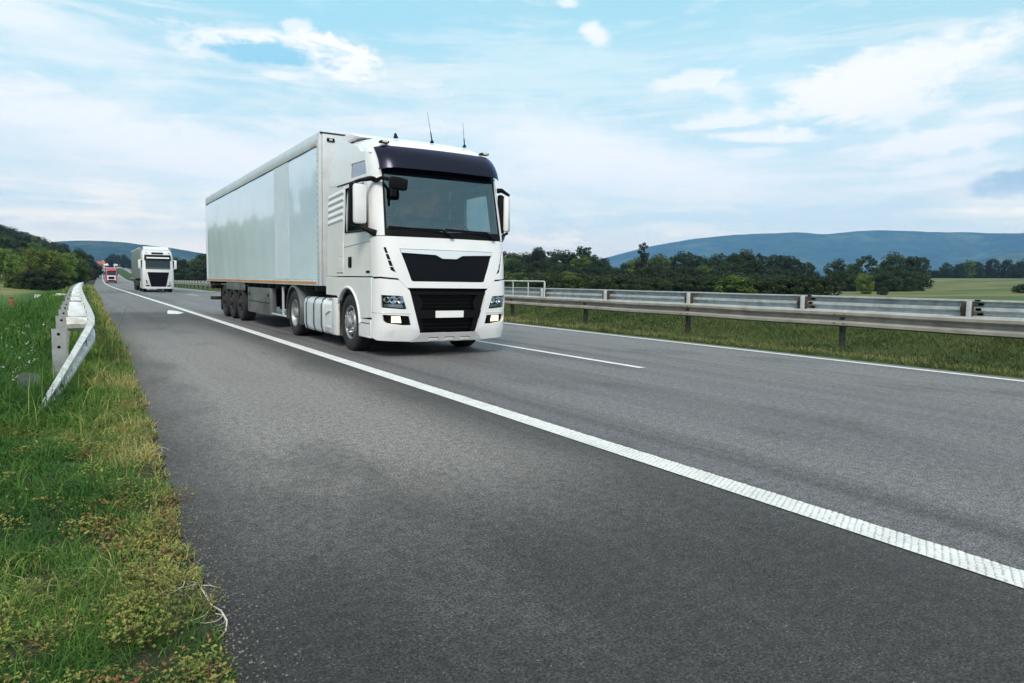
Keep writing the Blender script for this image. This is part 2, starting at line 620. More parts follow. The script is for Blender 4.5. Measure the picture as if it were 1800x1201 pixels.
def ground(x, Y):
    x = np.asarray(x, float)
    Y = np.asarray(Y, float)
    u = x - xc(Y)
    z0 = zr(Y)
    z = z0 + 0 * u
    L = road_left(Y)
    # left: verge, bank, ditch, meadow, wooded hill
    d = L - u
    far = sst(Y, 14, 40)
    bank = -.75 * sst(d, 2.0 + 1.2 * (1 - far), 4.6 + 2.0 * (1 - far))
    mead = .55 * sst(d, 5.5, 16)
    hill = 30 * np.exp(-((u + 82) / 52.0) ** 2) * sst(d, 9, 34) * (.25 + .75 * sst(Y, 60, 190)) * (1 - sst(Y, 520, 900)) * sst(Y, -400, -60)
    hill = hill + 26 * sst(d, 70, 260) * sst(Y, -600, -100) * (1 - sst(Y, 700, 1100))
    zl = z0 + .02 + bank + mead + hill + .03 * vnoise(x, Y, 1.6, 5) * sst(d, 0, .5)
    # right: median with shallow swale, opposite road, fields that climb gently
    zm = z0 + .03 - .12 * np.exp(-((u - 13.9) / 1.1) ** 2) + .22 * sst(u, 13.5, 16.4) + .03 * vnoise(x, Y, 1.3, 6)
    zo = z0 + .25
    dist = np.hypot(np.maximum(u - 27, 0), 0)
    zf = z0 * (1 - sst(u, 27, 120)) + .25 - .5 * sst(u, 26.2, 30) + .5 * sst(u, 60, 170) + 6.5 * sst(u, 150, 430) + 5 * sst(u, 400, 1200)
    z = np.where(u < L, zl, z - .05)
    z = np.where(u > 11.25, zm, z)
    z = np.where(u > 16.75, zo - .05, z)
    z = np.where(u > 26, zf, z)
    return z


def steps(*seg):
    o = []
    for a, b, s in seg:
        o += list(np.arange(a, b, s))
    return np.array(sorted(set(np.round(o, 3))))


gu = np.concatenate([[-9000, -6500, -4500, -3000, -2000, -1400, -1000, -700, -500], steps((-400, -100, 20), (-100, -20, 5), (-20, -6, 1), (-6, 1.6, .12), (1.6, 10.8, 2.3)), [11.0, 11.2, 11.3], steps((11.5, 16.6, .3)), [16.7, 16.8, 20, 23, 25.9, 26.05], steps((26.6, 40, 2.5), (40, 120, 8), (120, 500, 20)), [560, 650, 800, 1000, 1400, 2000, 3000, 4500, 6500, 9000]])
gy = np.concatenate([[-9000, -6000, -4000, -2500, -1500, -900, -600, -400], steps((-300, -40, 20), (-40, -2, 2), (-2, 20, .22), (20, 60, .8), (60, 160, 4), (160, 640, 10), (640, 1000, 30)), [1050, 1150, 1300, 1600, 2000, 2600, 3400, 4500, 6500, 9000]])
GU, GY = np.meshgrid(gu, gy)
GX = GU + xc(GY)
GZ = ground(GX, GY)
nu, ny_ = len(gu), len(gy)
idx = np.arange(nu * ny_).reshape(ny_, nu)
quads = np.stack([idx[:-1, :-1], idx[:-1, 1:], idx[1:, 1:], idx[1:, :-1]], -1).reshape(-1, 4)


def ground_mat():
    m = bpy.data.materials.new('grassland')
    m.use_nodes = True
    t = m.node_tree
    k = NT(t)
    b = t.nodes['Principled BSDF']
    tc = k.n('ShaderNodeTexCoord')
    o = tc.outputs['Object']
    x, y, z = k.xyz(o)
    fine = k.noise(o, 9, 8, .7)
    mid = k.noise(o, .55, 6, .6)
    big = k.noise(o, .02, 5, .55)
    mead = k.noise(k.vec(k.math('MULTIPLY', x, .05), k.math('MULTIPLY', y, .012), 0.0), 3, 5, .6)
    g = k.mix(k.ss(fine, .3, .7), C4(.020, .042, .012), C4(.062, .105, .030))
    g = k.mix(k.ss(mid, .45, .75, 0, .6), g, C4(.10, .115, .045))
    # meadow on the left lies lighter, fields on the right are dry
    lft = k.ss(x, -2.5, -5.5)
    fary = k.ss(y, 18, 45)
    lm = k.mix(k.ss(mead, .35, .65), C4(.050, .125, .028), C4(.115, .165, .045))
    lm = k.mix(k.ss(mid, .3, .7, 0, .5), lm, C4(.04, .10, .025))
    dry = k.math('MULTIPLY', k.ss(x, -3.5, -7), k.ss(y, 70, 95))
    lm = k.mix(k.math('MULTIPLY', dry, k.ss(mead, .3, .5)), lm, C4(.20, .19, .085))
    g = k.mix(k.math('MULTIPLY', lft, fary), g, lm)
    rgt = k.ss(x, 30, 60)
    strip = k.noise(k.vec(k.math('MULTIPLY', x, .010), k.math('MULTIPLY', y, .035), 0.0), 2.2, 4, .5)
    rf = k.mix(k.ss(strip, .40, .60), C4(.080, .115, .038), C4(.185, .170, .085))
    rf = k.mix(k.ss(mid, .35, .7, 0, .4), rf, C4(.10, .12, .045))
    g = k.mix(rgt, g, rf)
    # bare soil at the asphalt edge
    soil = k.math('MULTIPLY', k.math('MAXIMUM', k.ss(x, -.15, .35), k.math('MULTIPLY', k.ss(x, -3.2, -2.0), k.ss(y, 11, 8))), k.ss(x, 11.1, 10.6))
    g = k.mix(k.math('MULTIPLY', soil, .8), g, k.mix(fine, C4(.02, .018, .014), C4(.07, .062, .048)))
    g = k.mix(k.ss(big, .5, .75, 0, .3), g, C4(.05, .08, .025))
    k.put(b.inputs['Base Color'], g)
    b.inputs['Roughness'].default_value = .95
    b.inputs['Specular IOR Level'].default_value = .1
    bp = k.n('ShaderNodeBump')
    bp.inputs['Strength'].default_value = .6
    bp.inputs['Distance'].default_value = .06
    k.put(bp.inputs['Height'], fine)
    k.put(b.inputs['Normal'], bp.outputs[0])
    return m


gme = np_mesh('ground', np.stack([GX, GY, GZ], -1).reshape(-1, 3), quads, ground_mat(), smooth=True)
tag(link('ground', gme), kind='structure')


# ------------------------------------------------------------------ roads
def road_mat(name, main):
    m = bpy.data.materials.new(name)
    m.use_nodes = True
    t = m.node_tree
    k = NT(t)
    b = t.nodes['Principled BSDF']
    uv = k.n('ShaderNodeUVMap', uv_map='UVMap')
    u, v, _ = k.xyz(uv.outputs[0])
    p = k.vec(u, v, 0.0)
    grain = k.noise(p, 85, 6, .75)
    stone = k.noise(p, 240, 3, .6)
    clump = k.noise(p, 17, 6, .7)
    blotch = k.noise(k.vec(k.math('MULTIPLY', u, .8), k.math('MULTIPLY', v, .35), 0.0), 1.0, 6, .6)
    streak = k.noise(k.vec(k.math('MULTIPLY', u, 2.6), k.math('MULTIPLY', v, .05), 0.0), 1.0, 5, .65, .2)
    lane = k.ss(u, 3.3, 3.6)
    c = k.mix(lane, C4(.056, .049, .0475), C4(.128, .121, .126))
    # traffic lanes: paler polished wheel tracks
    tr = None
    for c0 in (4.55, 6.25, 8.2, 9.8):
        w = k.math('SUBTRACT', u, c0)
        gsn = k.math('POWER', 2.718, k.math('MULTIPLY', k.math('MULTIPLY', w, w), -5.0))
        tr = gsn if tr is None else k.math('ADD', tr, gsn)
    c = k.mix(k.math('MULTIPLY', k.math('MULTIPLY', tr, lane), .35), c, C4(.20, .193, .192))
    c = k.mix(k.ss(u, 6.5, 9.5, 0, .35), c, C4(.215, .208, .206))
    # bright sheen of the mid shoulder painted in pale, then patches and stains
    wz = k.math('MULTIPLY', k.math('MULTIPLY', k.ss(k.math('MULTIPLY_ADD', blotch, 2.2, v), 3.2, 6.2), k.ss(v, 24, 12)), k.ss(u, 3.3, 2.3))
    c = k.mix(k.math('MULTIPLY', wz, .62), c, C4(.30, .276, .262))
    c = k.mix(k.ss(blotch, .50, .68, 0, .30), c, C4(.15, .138, .128))
    c = k.mix(k.ss(blotch, .48, .30, 0, .45), c, C4(.036, .033, .031))
    sl = k.math('MULTIPLY_ADD', lane, .85, .15)
    c = k.mix(k.math('MULTIPLY', sl, k.ss(streak, .5, .72, 0, .45)), c, C4(.185, .182, .18))
    c = k.mix(k.math('MULTIPLY', sl, k.ss(streak, .46, .28, 0, .5)), c, C4(.066, .061, .058))
    # older, paler shoulder surface farther on, with a dark band across the road
    far = k.math('MULTIPLY', k.ss(v, 26, 28.5), k.ss(u, 3.6, 3.2))
    c = k.mix(k.math('MULTIPLY', far, .55), c, C4(.19, .184, .18))
    darkband = k.math('MULTIPLY', k.ss(v, 61, 63), k.ss(v, 70, 68))
    c = k.mix(k.math('MULTIPLY', darkband, .6), c, C4(.05, .049, .05))
    # a tyre mark drawn along the lane
    tw = k.math('ADD', k.math('SUBTRACT', u, 3.96), k.math('MULTIPLY', k.noise(k.vec(0.0, k.math('MULTIPLY', v, .25), 0.0), 1.0, 2), .08))
    tm = k.ss(k.math('ABSOLUTE', tw), .12, .02, 0, 1)
    c = k.mix(k.math('MULTIPLY', tm, .38), c, C4(.04, .04, .041))
    # damp dirt against the verge
    c = k.mix(k.ss(k.math('MULTIPLY_ADD', blotch, .8, u), 1.7, .62, 0, .88), c, C4(.022, .020, .0195))
    neardim = k.math('MULTIPLY', k.ss(k.math('MULTIPLY_ADD', blotch, 1.5, v), 4.6, 2.4), k.ss(u, 3.32, 3.2))  # vignette darkening painted into the near shoulder's colour
    c = k.mix(k.math('MULTIPLY', neardim, .45), c, C4(.030, .028, .027))
    pit = k.noise(p, 34, 5, .72, .3)
    c = k.mix(k.ss(pit, .39, .33, 0, .75), c, C4(.016, .015, .015))
    c = k.mix(k.ss(k.noise(p, 120, 2, .5), .66, .72, 0, .55), c, C4(.30, .29, .28))
    g = k.ss(grain, .38, .62, .22, 1.90)
    g = k.math('MULTIPLY', g, k.ss(stone, .36, .66, .66, 1.42))
    g = k.math('MULTIPLY', g, k.ss(clump, .3, .7, .66, 1.36))
    sc = k.n('ShaderNodeVectorMath', operation='SCALE')
    k.put(sc.inputs[0], c)
    k.put(sc.inputs['Scale'], g)
    k.put(b.inputs['Base Color'], sc.outputs[0])
    k.put(b.inputs['Roughness'], k.ss(streak, .3, .7, .70, .58))
    b.inputs['Specular IOR Level'].default_value = .36
    bp = k.n('ShaderNodeBump')
    bp.inputs['Strength'].default_value = .9
    bp.inputs['Distance'].default_value = .008
    k.put(bp.inputs['Height'], k.math('ADD', grain, k.math('MULTIPLY', stone, .5)))
    k.put(b.inputs['Normal'], bp.outputs[0])
    return m


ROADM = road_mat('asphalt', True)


def ribbon(name, us, Ys, dz, mat_, parent=None, left=None, thick=0.0):
    """sheet following the road; us are offsets, Ys stations"""
    V, UVs, F = [], [], []
    n = len(us)
    for Y in Ys:
        uu = list(us)
        if left is not None:
            uu[0] = float(left(Y))
        for u in uu:
            V.append((u + float(xc(Y)), Y, float(zr(Y)) + dz))
            UVs.append((u, Y))
    for i in range(len(Ys) - 1):
        for j in range(n - 1):
            F.append((i * n + j, i * n + j + 1, (i + 1) * n + j + 1, (i + 1) * n + j))
    if thick:
        b = len(V)
        for i in range(len(Ys)):
            V.append((V[i * n][0], V[i * n][1], V[i * n][2] - thick))
            UVs.append(UVs[i * n])
        for i in range(len(Ys) - 1):
            F.append((i * n, (i + 1) * n, b + i + 1, b + i))
    me = bpy.data.meshes.new(name)
    me.from_pydata(V, [], F)
    uvl = me.uv_layers.new(name='UVMap')
    li = np.zeros(len(me.loops), np.int32)
    me.loops.foreach_get('vertex_index', li)
    uvl.data.foreach_set('uv', np.array(UVs, np.float32)[li].ravel())
    me.materials.append(mat_)
    return link(name, me, parent)


YR = list(steps((-60, 0, 4), (0, 20, .1), (20, 60, .5), (60, 320, 5), (320, 1000, 10)))
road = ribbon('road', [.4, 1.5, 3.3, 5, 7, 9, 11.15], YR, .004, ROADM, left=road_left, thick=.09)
tag(road, kind='structure')
YO = list(steps((-60, 320, 10), (320, 1000, 20)))
opp = ribbon('opposite_road', [16.9, 20, 25.8], YO, .27, ROADM)
tag(opp, kind='structure')


def paint_mat(name, col, worn):
    m = bpy.data.materials.new(name)
    m.use_nodes = True
    t = m.node_tree
    k = NT(t)
    b = t.nodes['Principled BSDF']
    o = k.n('ShaderNodeTexCoord').outputs['Object']
    n1 = k.noise(o, 70, 6, .75)
    n2 = k.noise(o, 4, 5, .6)
    f = k.math('MULTIPLY', k.ss(n1, .40, .30), worn)
    c = k.mix(k.ss(n2, .35, .7), C4(*col), C4(*[x * .86 for x in col]))
    c = k.mix(k.math('ADD', f, k.ss(n1, .45, .75, 0, .15), clamp=True), c, C4(.13, .13, .135))
    k.put(b.inputs['Base Color'], c)
    b.inputs['Roughness'].default_value = .7
    return m


PAINT = paint_mat('road_paint', (.74, .75, .76), .8)
PAINTB = paint_mat('road_paint_grey', (.42, .42, .42), .7)
PAINTC = paint_mat('road_paint_rib', (.72, .72, .71), .8)

ribbon('edge_line', [3.30, 3.505], list(steps((-40, 60, 2), (60, 1000, 8))), .009, PAINTB, road)
YF = list(steps((36, 60, 2), (60, 1000, 8)))
ribbon('edge_line', [3.30, 3.50], YF, .014, PAINT, road)
# raised ribs of the near edge line
rv, rf_ = [], []
yy = -4.0
row = 0
while yy < 36:
    L = .036 if yy < 14 else .08
    for j in range(6):
        w = .205 / 6
        a = 3.30 + j * w
        y0 = yy + (j % 2) * L * .5 + random.uniform(-.003, .003)
        y1 = y0 + L * random.uniform(.80, .90)
        x0, x1 = a + random.uniform(.001, .004), a + w - random.uniform(.001, .004)
        h = .0125 + random.uniform(-.002, .002)
        sk = .012
        b = len(rv)
        rv += [(x0, y0, .0092), (x1, y0 + sk, .0092), (x1, y1 + sk, .0092), (x0, y1, .0092),
               (x0 + .005, y0 + .006, h), (x1 - .005, y0 + sk + .006, h), (x1 - .005, y1 + sk - .006, h), (x0 + .005, y1 - .006, h)]
        rf_ += [(b + 4, b + 5, b + 6, b + 7), (b, b + 1, b + 5, b + 4), (b + 1, b + 2, b + 6, b + 5), (b + 2, b + 3, b + 7, b + 6), (b + 3, b, b + 4, b + 7)]
    yy += L
me = bpy.data.meshes.new('line_rib')
me.from_pydata(rv, [], rf_)
me.materials.append(PAINTC)
tag(link('line_rib', me, road), kind='stuff')
ribbon('edge_line', [10.74, 10.88], list(steps((-40, 60, 2), (60, 1000, 8))), .010, PAINT, road)
for i in range(-2, 26):
    y0 = 7.66 + i * 15.0
    ribbon('lane_dash', [6.97, 7.10], list(np.linspace(y0, y0 + 6.0, 4)), .010, PAINT, road)
ribbon('edge_line', [17.3, 17.5], YO, .276, PAINT, opp)
ribbon('edge_line', [25.2, 25.4], YO, .276, PAINT, opp)
for i in range(-2, 30):
    y0 = 5 + i * 15.6
    ribbon('lane_dash', [21.25, 21.4], list(np.linspace(y0, y0 + 6.0, 4)), .276, PAINT, opp)
# small painted mark on the shoulder
mb = MB()
mb.add([(2.55, 25.6, .0105), (2.85, 25.4, .0105), (3.12, 26.2, .0105), (3.05, 27.6, .0105), (2.86, 28.4, .0105), (2.70, 27.2, .0105)], [(0, 1, 2, 3, 4, 5)])
mb.build('shoulder_mark', PAINT, road, angle=None)

# ------------------------------------------------------------------ far hills
def hill_mat():
    m = bpy.data.materials.new('forested_hill')
    m.use_nodes = True
    t = m.node_tree
    k = NT(t)
    b = t.nodes['Principled BSDF']
    o = k.n('ShaderNodeTexCoord').outputs['Object']
    n1 = k.noise(o, .012, 8, .75)
    n2 = k.noise(o, .0022, 6, .65)
    c = k.mix(k.ss(n1, .3, .7), C4(.012, .028, .018), C4(.065, .095, .05))
    c = k.mix(k.ss(n2, .50, .66, 0, .8), c, C4(.16, .18, .09))
    k.put(b.inputs['Base Color'], c)
    b.inputs['Roughness'].default_value = 1
    b.inputs['Specular IOR Level'].default_value = 0
    bp = k.n('ShaderNodeBump')
    bp.inputs['Strength'].default_value = .8
    bp.inputs['Distance'].default_value = 40
    k.put(bp.inputs['Height'], n1)
    k.put(b.inputs['Normal'], bp.outputs[0])
    return m


HILLM = hill_mat()


def ridge(name, sky_pts, dist, ext, seed, depth=900):
    """a ridge at a real distance; sky_pts: survey points of its crest, ext: bearings (deg) and heights (deg) beyond them"""
    ae = [(math.degrees(azel(u, v)[0]), math.degrees(azel(u, v)[1])) for u, v in sky_pts]
    ae = sorted(ae + ext)
    A, E_ = [a for a, e in ae], [e for a, e in ae]
    az = np.arange(A[0], A[-1], .2)
    el = np.interp(az, A, E_)
    ker = np.hanning(9)
    ker /= ker.sum()
    el = np.convolve(np.pad(el, 4, mode='edge'), ker, 'valid')
    el = el + .05 * vnoise(az, az * 0, 1.2, seed) + .02 * vnoise(az, az * 0, 6, seed + 1)
    rad = [-1.0, -.8, -.6, -.42, -.26, -.12, 0, .15, .4, .8]
    prof = [0.0, .10, .28, .50, .72, .90, 1.0, .93, .6, .0]
    V = np.zeros((len(rad), len(az), 3))
    for i, (r, pf) in enumerate(zip(rad, prof)):
        a = np.radians(az)
        rr = dist + r * depth + 120 * vnoise(az, az * 0 + r * 3, .5, seed + 2) * (abs(r) > .05)
        zc = CAMH + dist * np.tan(np.radians(np.maximum(el, -.2)))
        spur = 1 + .22 * vnoise(az, az * 0 + r * 1.5, .9, seed + 3) * (1 - abs(2 * pf - 1))
        z = -3 + (zc + 3) * pf * np.where(abs(r) < .01, 1, np.minimum(spur, 1.0 / max(pf, .2)))
        V[i, :, 0], V[i, :, 1], V[i, :, 2] = rr * np.sin(a), rr * np.cos(a), z
    n, mth = len(az), len(rad)
    id_ = np.arange(n * mth).reshape(mth, n)
    Q = np.stack([id_[:-1, :-1], id_[1:, :-1], id_[1:, 1:], id_[:-1, 1:]], -1).reshape(-1, 4)
    me = np_mesh(name, V.reshape(-1, 3), Q, HILLM, smooth=True)
    return tag(link(name, me), kind='structure')


ridge('hills', [(1040, 462), (1060, 455), (1130, 436), (1210, 421), (1290, 413), (1400, 408), (1445, 412), (1540, 404.5), (1650, 408), (1800, 411)], 6400,
      [(35.0, 1.0), (30.0, .3), (26, -.2), (75, 4.6), (85, 4.2), (100, 3.2), (125, 1.5), (140, .2)], 21, 1700)
ridge('hills', [(60, 430), (100, 424), (150, 423.5), (200, 424.5), (300, 436), (360, 445), (420, 455)], 3700,
      [(18.0, .9), (25.0, .45), (33.0, .1), (40, -.2), (-12, 3.2), (-25, 3.6), (-40, 2.5), (-60, .5)], 31, 1100)
ridge('hills', [(1650, 470), (1700, 461), (1760, 447), (1800, 444)], 4500, [(60.0, -.1), (72, 2.2), (80, 1.6), (90, .2)], 41, 700)

# ------------------------------------------------------------------ the big truck
# front and flanks of the cab unroll to a strip: s runs from the middle of the front round the corner to the back
HALF = 1.19
_b0, _b1, _b2 = np.array([.95, .065]), np.array([1.165, .10]), np.array([HALF, .36])
_t = np.linspace(0, 1, 60)[:, None]
_bz = (1 - _t) ** 2 * _b0 + 2 * _t * (1 - _t) * _b1 + _t ** 2 * _b2
_bl = np.concatenate([[0], np.cumsum(np.linalg.norm(np.diff(_bz, axis=0), axis=1))])
SC = .95 + _bl[-1]


def sy(y):
    """strip coordinate of a point on the flank at depth y"""
    return SC + (y - .36)


def sx(x):
    """strip coordinate of a point of the front at |x|"""
    a = abs(x)
    if a <= .95:
        r = a
    else:
        r = .95 + float(np.interp(a, _bz[:, 0], _bl))
    return math.copysign(r, x)


def lean(z):
    return float(np.interp(z, [.2, .45, 1.0, 1.5, 1.95, 3.05, 3.4, 3.6], [.09, .0, -.02, .0, .06, .30, .45, .62]))


def plan(s_, z, off):
    sg = 1 if s_ >= 0 else -1
    a = abs(s_)
    if a < .95:
        x, y = a, .065 * (a / .95) ** 2
        nx, ny = .13 * a / .9, -1
        w = 1.0
    elif a < SC:
        i = a - .95
        x, y = float(np.interp(i, _bl, _bz[:, 0])), float(np.interp(i, _bl, _bz[:, 1]))
        q = i / _bl[-1]
        nx, ny = math.sin(.137 + q * (math.pi / 2 - .137)), -math.cos(.137 + q * (math.pi / 2 - .137))
        w = 1.0
    else:
        x, y = HALF, .36 + a - SC
        nx, ny = 1, 0
        w = 1 - min(1, max(0, (a - SC) / .9))
        w = w * w * (3 - 2 * w)
    L = math.hypot(nx, ny)
    tp = 1.0 if z < 1.95 else 1.0 - .035 * (z - 1.95) / 1.5
    if z > 3.25:
        tp -= .10 * ((z - 3.25) / .35) ** 2
    x = (x + off * nx / L) * tp
    y = y + off * ny / L + lean(z) * w
    return (sg * x, y, z)


CUTS = [.0, .3, .6, .8, .95, 1.01, 1.07, 1.13, 1.19, 1.25, 1.31, SC, 1.55, 1.8, 2.1]
ZCUTS = [.45, 1.0, 1.5, 1.95, 2.3, 2.7, 3.05, 3.25, 3.35, 3.45]


def panel(name, outer, mat_, parent, off=0.0, thick=.03, holes=(), bevel=.006, mapf=None, mirror=False):
    """sheet panel lying on the cab's skin: outline (and holes) in strip coordinates"""
    bm = bmesh.new()
    for lp in [outer] + list(holes):
        vs = [bm.verts.new(((-a if mirror else a), 0, b)) for a, b in lp]
        for i in range(len(vs)):
            bm.edges.new((vs[i], vs[(i + 1) % len(vs)]))
    bmesh.ops.triangle_fill(bm, use_beauty=True, use_dissolve=False, edges=bm.edges[:])
    for c in CUTS:
        for sg in ((1, -1) if c else (1,)):
            bmesh.ops.bisect_plane(bm, geom=bm.verts[:] + bm.edges[:] + bm.faces[:], plane_co=(sg * c, 0, 0), plane_no=(1, 0, 0), dist=1e-5)
    for c in ZCUTS:
        bmesh.ops.bisect_plane(bm, geom=bm.verts[:] + bm.edges[:] + bm.faces[:], plane_co=(0, 0, c), plane_no=(0, 0, 1), dist=1e-5)
    bm.verts.index_update()
    mp = mapf or plan
    n = len(bm.verts)
    V = [mp(v.co.x, v.co.z, off) for v in bm.verts] + [mp(v.co.x, v.co.z, off - thick) for v in bm.verts]
    Fc = [[v.index for v in f.verts] for f in bm.faces]
    F = Fc + [[i + n for i in reversed(f)] for f in Fc]
    for e in bm.edges:
        if len(e.link_faces) == 1:
            a, b = e.verts[0].index, e.verts[1].index
            F.append((a, b, b + n, a + n))
    bm.free()
    me = bpy.data.meshes.new(name)
    me.from_pydata(V, [], F)
    b2 = bmesh.new()
    b2.from_mesh(me)
    bmesh.ops.remove_doubles(b2, verts=b2.verts, dist=1e-5)
    bmesh.ops.recalc_face_normals(b2, faces=b2.faces)
    b2.to_mesh(me)
    b2.free()
    finish_mesh(me, mat_, 38)
    o = link(name, me, parent)
    if bevel:
        bv = o.modifiers.new('bevel', 'BEVEL')
        bv.width = bevel
        bv.segments = 2
        bv.limit_method = 'ANGLE'
        bv.angle_limit = math.radians(55)
    return o


def arc(cx, cz, r, a0, a1, n):
    return [(cx + r * math.cos(math.radians(a0 + (a1 - a0) * i / n)), cz + r * math.sin(math.radians(a0 + (a1 - a0) * i / n))) for i in range(n + 1)]


def rrect(x0, x1, z0, z1, r, n=4):
    return arc(x1 - r, z1 - r, r, 0, 90, n) + arc(x0 + r, z1 - r, r, 90, 180, n) + arc(x0 + r, z0 + r, r, 180, 270, n) + arc(x1 - r, z0 + r, r, 270, 360, n)


def tyre_profile(R, w, rr):
    h = w / 2
    return [(-h * .78, rr), (-h * .95, rr + .03), (-h, rr + (R - rr) * .45), (-h * .97, R - .05), (-h * .88, R - .018), (-h * .70, R),
            (-h * .42, R), (-h * .40, R - .014), (-h * .34, R - .014), (-h * .32, R), (-h * .05, R), (-h * .03, R - .014), (h * .03, R - .014), (h * .05, R),
            (h * .32, R), (h * .34, R - .014), (h * .40, R - .014), (h * .42, R), (h * .70, R), (h * .88, R - .018), (h * .97, R - .05), (h, rr + (R - rr) * .45), (h * .95, rr + .03), (h * .78, rr)]


def truck_wheel(parent, x, y, side, kind, R=.50, w=.31):
    """side -1: outer face towards -x. kind: front / drive / trailer"""
    rr = R * .57
    m = MB()
    m.lathe(tyre_profile(R, w, rr), (0, 0, 0), 'x', 40)
    m.lathe([(-w * .39, rr), (-w * .2, rr - .02), (w * .2, rr - .02), (w * .39, rr)], (0, 0, 0), 'x', 40)
    t = m.build('wheel', RUBBER, parent, loc=(x, y, R - .004))
    m = MB()
    s_ = side
    rimm = RIM if kind != 'trailer' else RIMD
    ow = w * .42
    if kind == 'front' or kind == 'trailer':
        prof = [(ow, rr + .012), (ow + .012, rr), (ow - .01, rr - .018), (ow - .05, rr - .03), (ow - .05, rr - .07), (ow + .005, rr - .09), (ow + .02, .145), (ow + .02, .115), (ow + .075, .105), (ow + .085, .07), (ow + .085, .0)]
    else:
        prof = [(ow, rr + .012), (ow + .012, rr), (ow - .01, rr - .018), (ow - .17, rr - .045), (ow - .18, .18), (ow - .10, .16), (ow - .09, .12), (ow + .0, .11), (ow + .02, .08), (ow + .02, .0)]
    m.lathe(prof, (0, 0, 0), 'x', 40, sign=s_)
    rim = m.build('rim', rimm, t)
    if kind != 'trailer':
        m = MB()
        for i in range(10):
            q = 2 * math.pi * i / 10
            br = .168 if kind == 'front' else .145
            bx = (ow + .015) if kind == 'front' else ow - .1
            c = (s_ * bx, br * math.cos(q), br * math.sin(q))
            m.lathe([(0, .016), (.035, .016), (.042, .010), (.042, 0)], c, 'x', 6, sign=s_)
        tag(m.build('wheel_nut', CHROME if kind == 'front' else RIM, t, angle=20), kind='stuff')
        m = MB()
        hr = rr - .055
        for i in range(10):
            q = 2 * math.pi * (i + .5) / 10
            hx = (ow - .026) if kind == 'front' else ow - .168
            c = (s_ * hx, hr * math.cos(q), hr * math.sin(q))
            if kind == 'front':
                m.lathe([(0, .026), (.010, .024), (.010, 0)], c, 'x', 10, sign=s_)
        if m.v:
            tag(m.build('rim_hole', BLACK, t), kind='stuff')
    return t


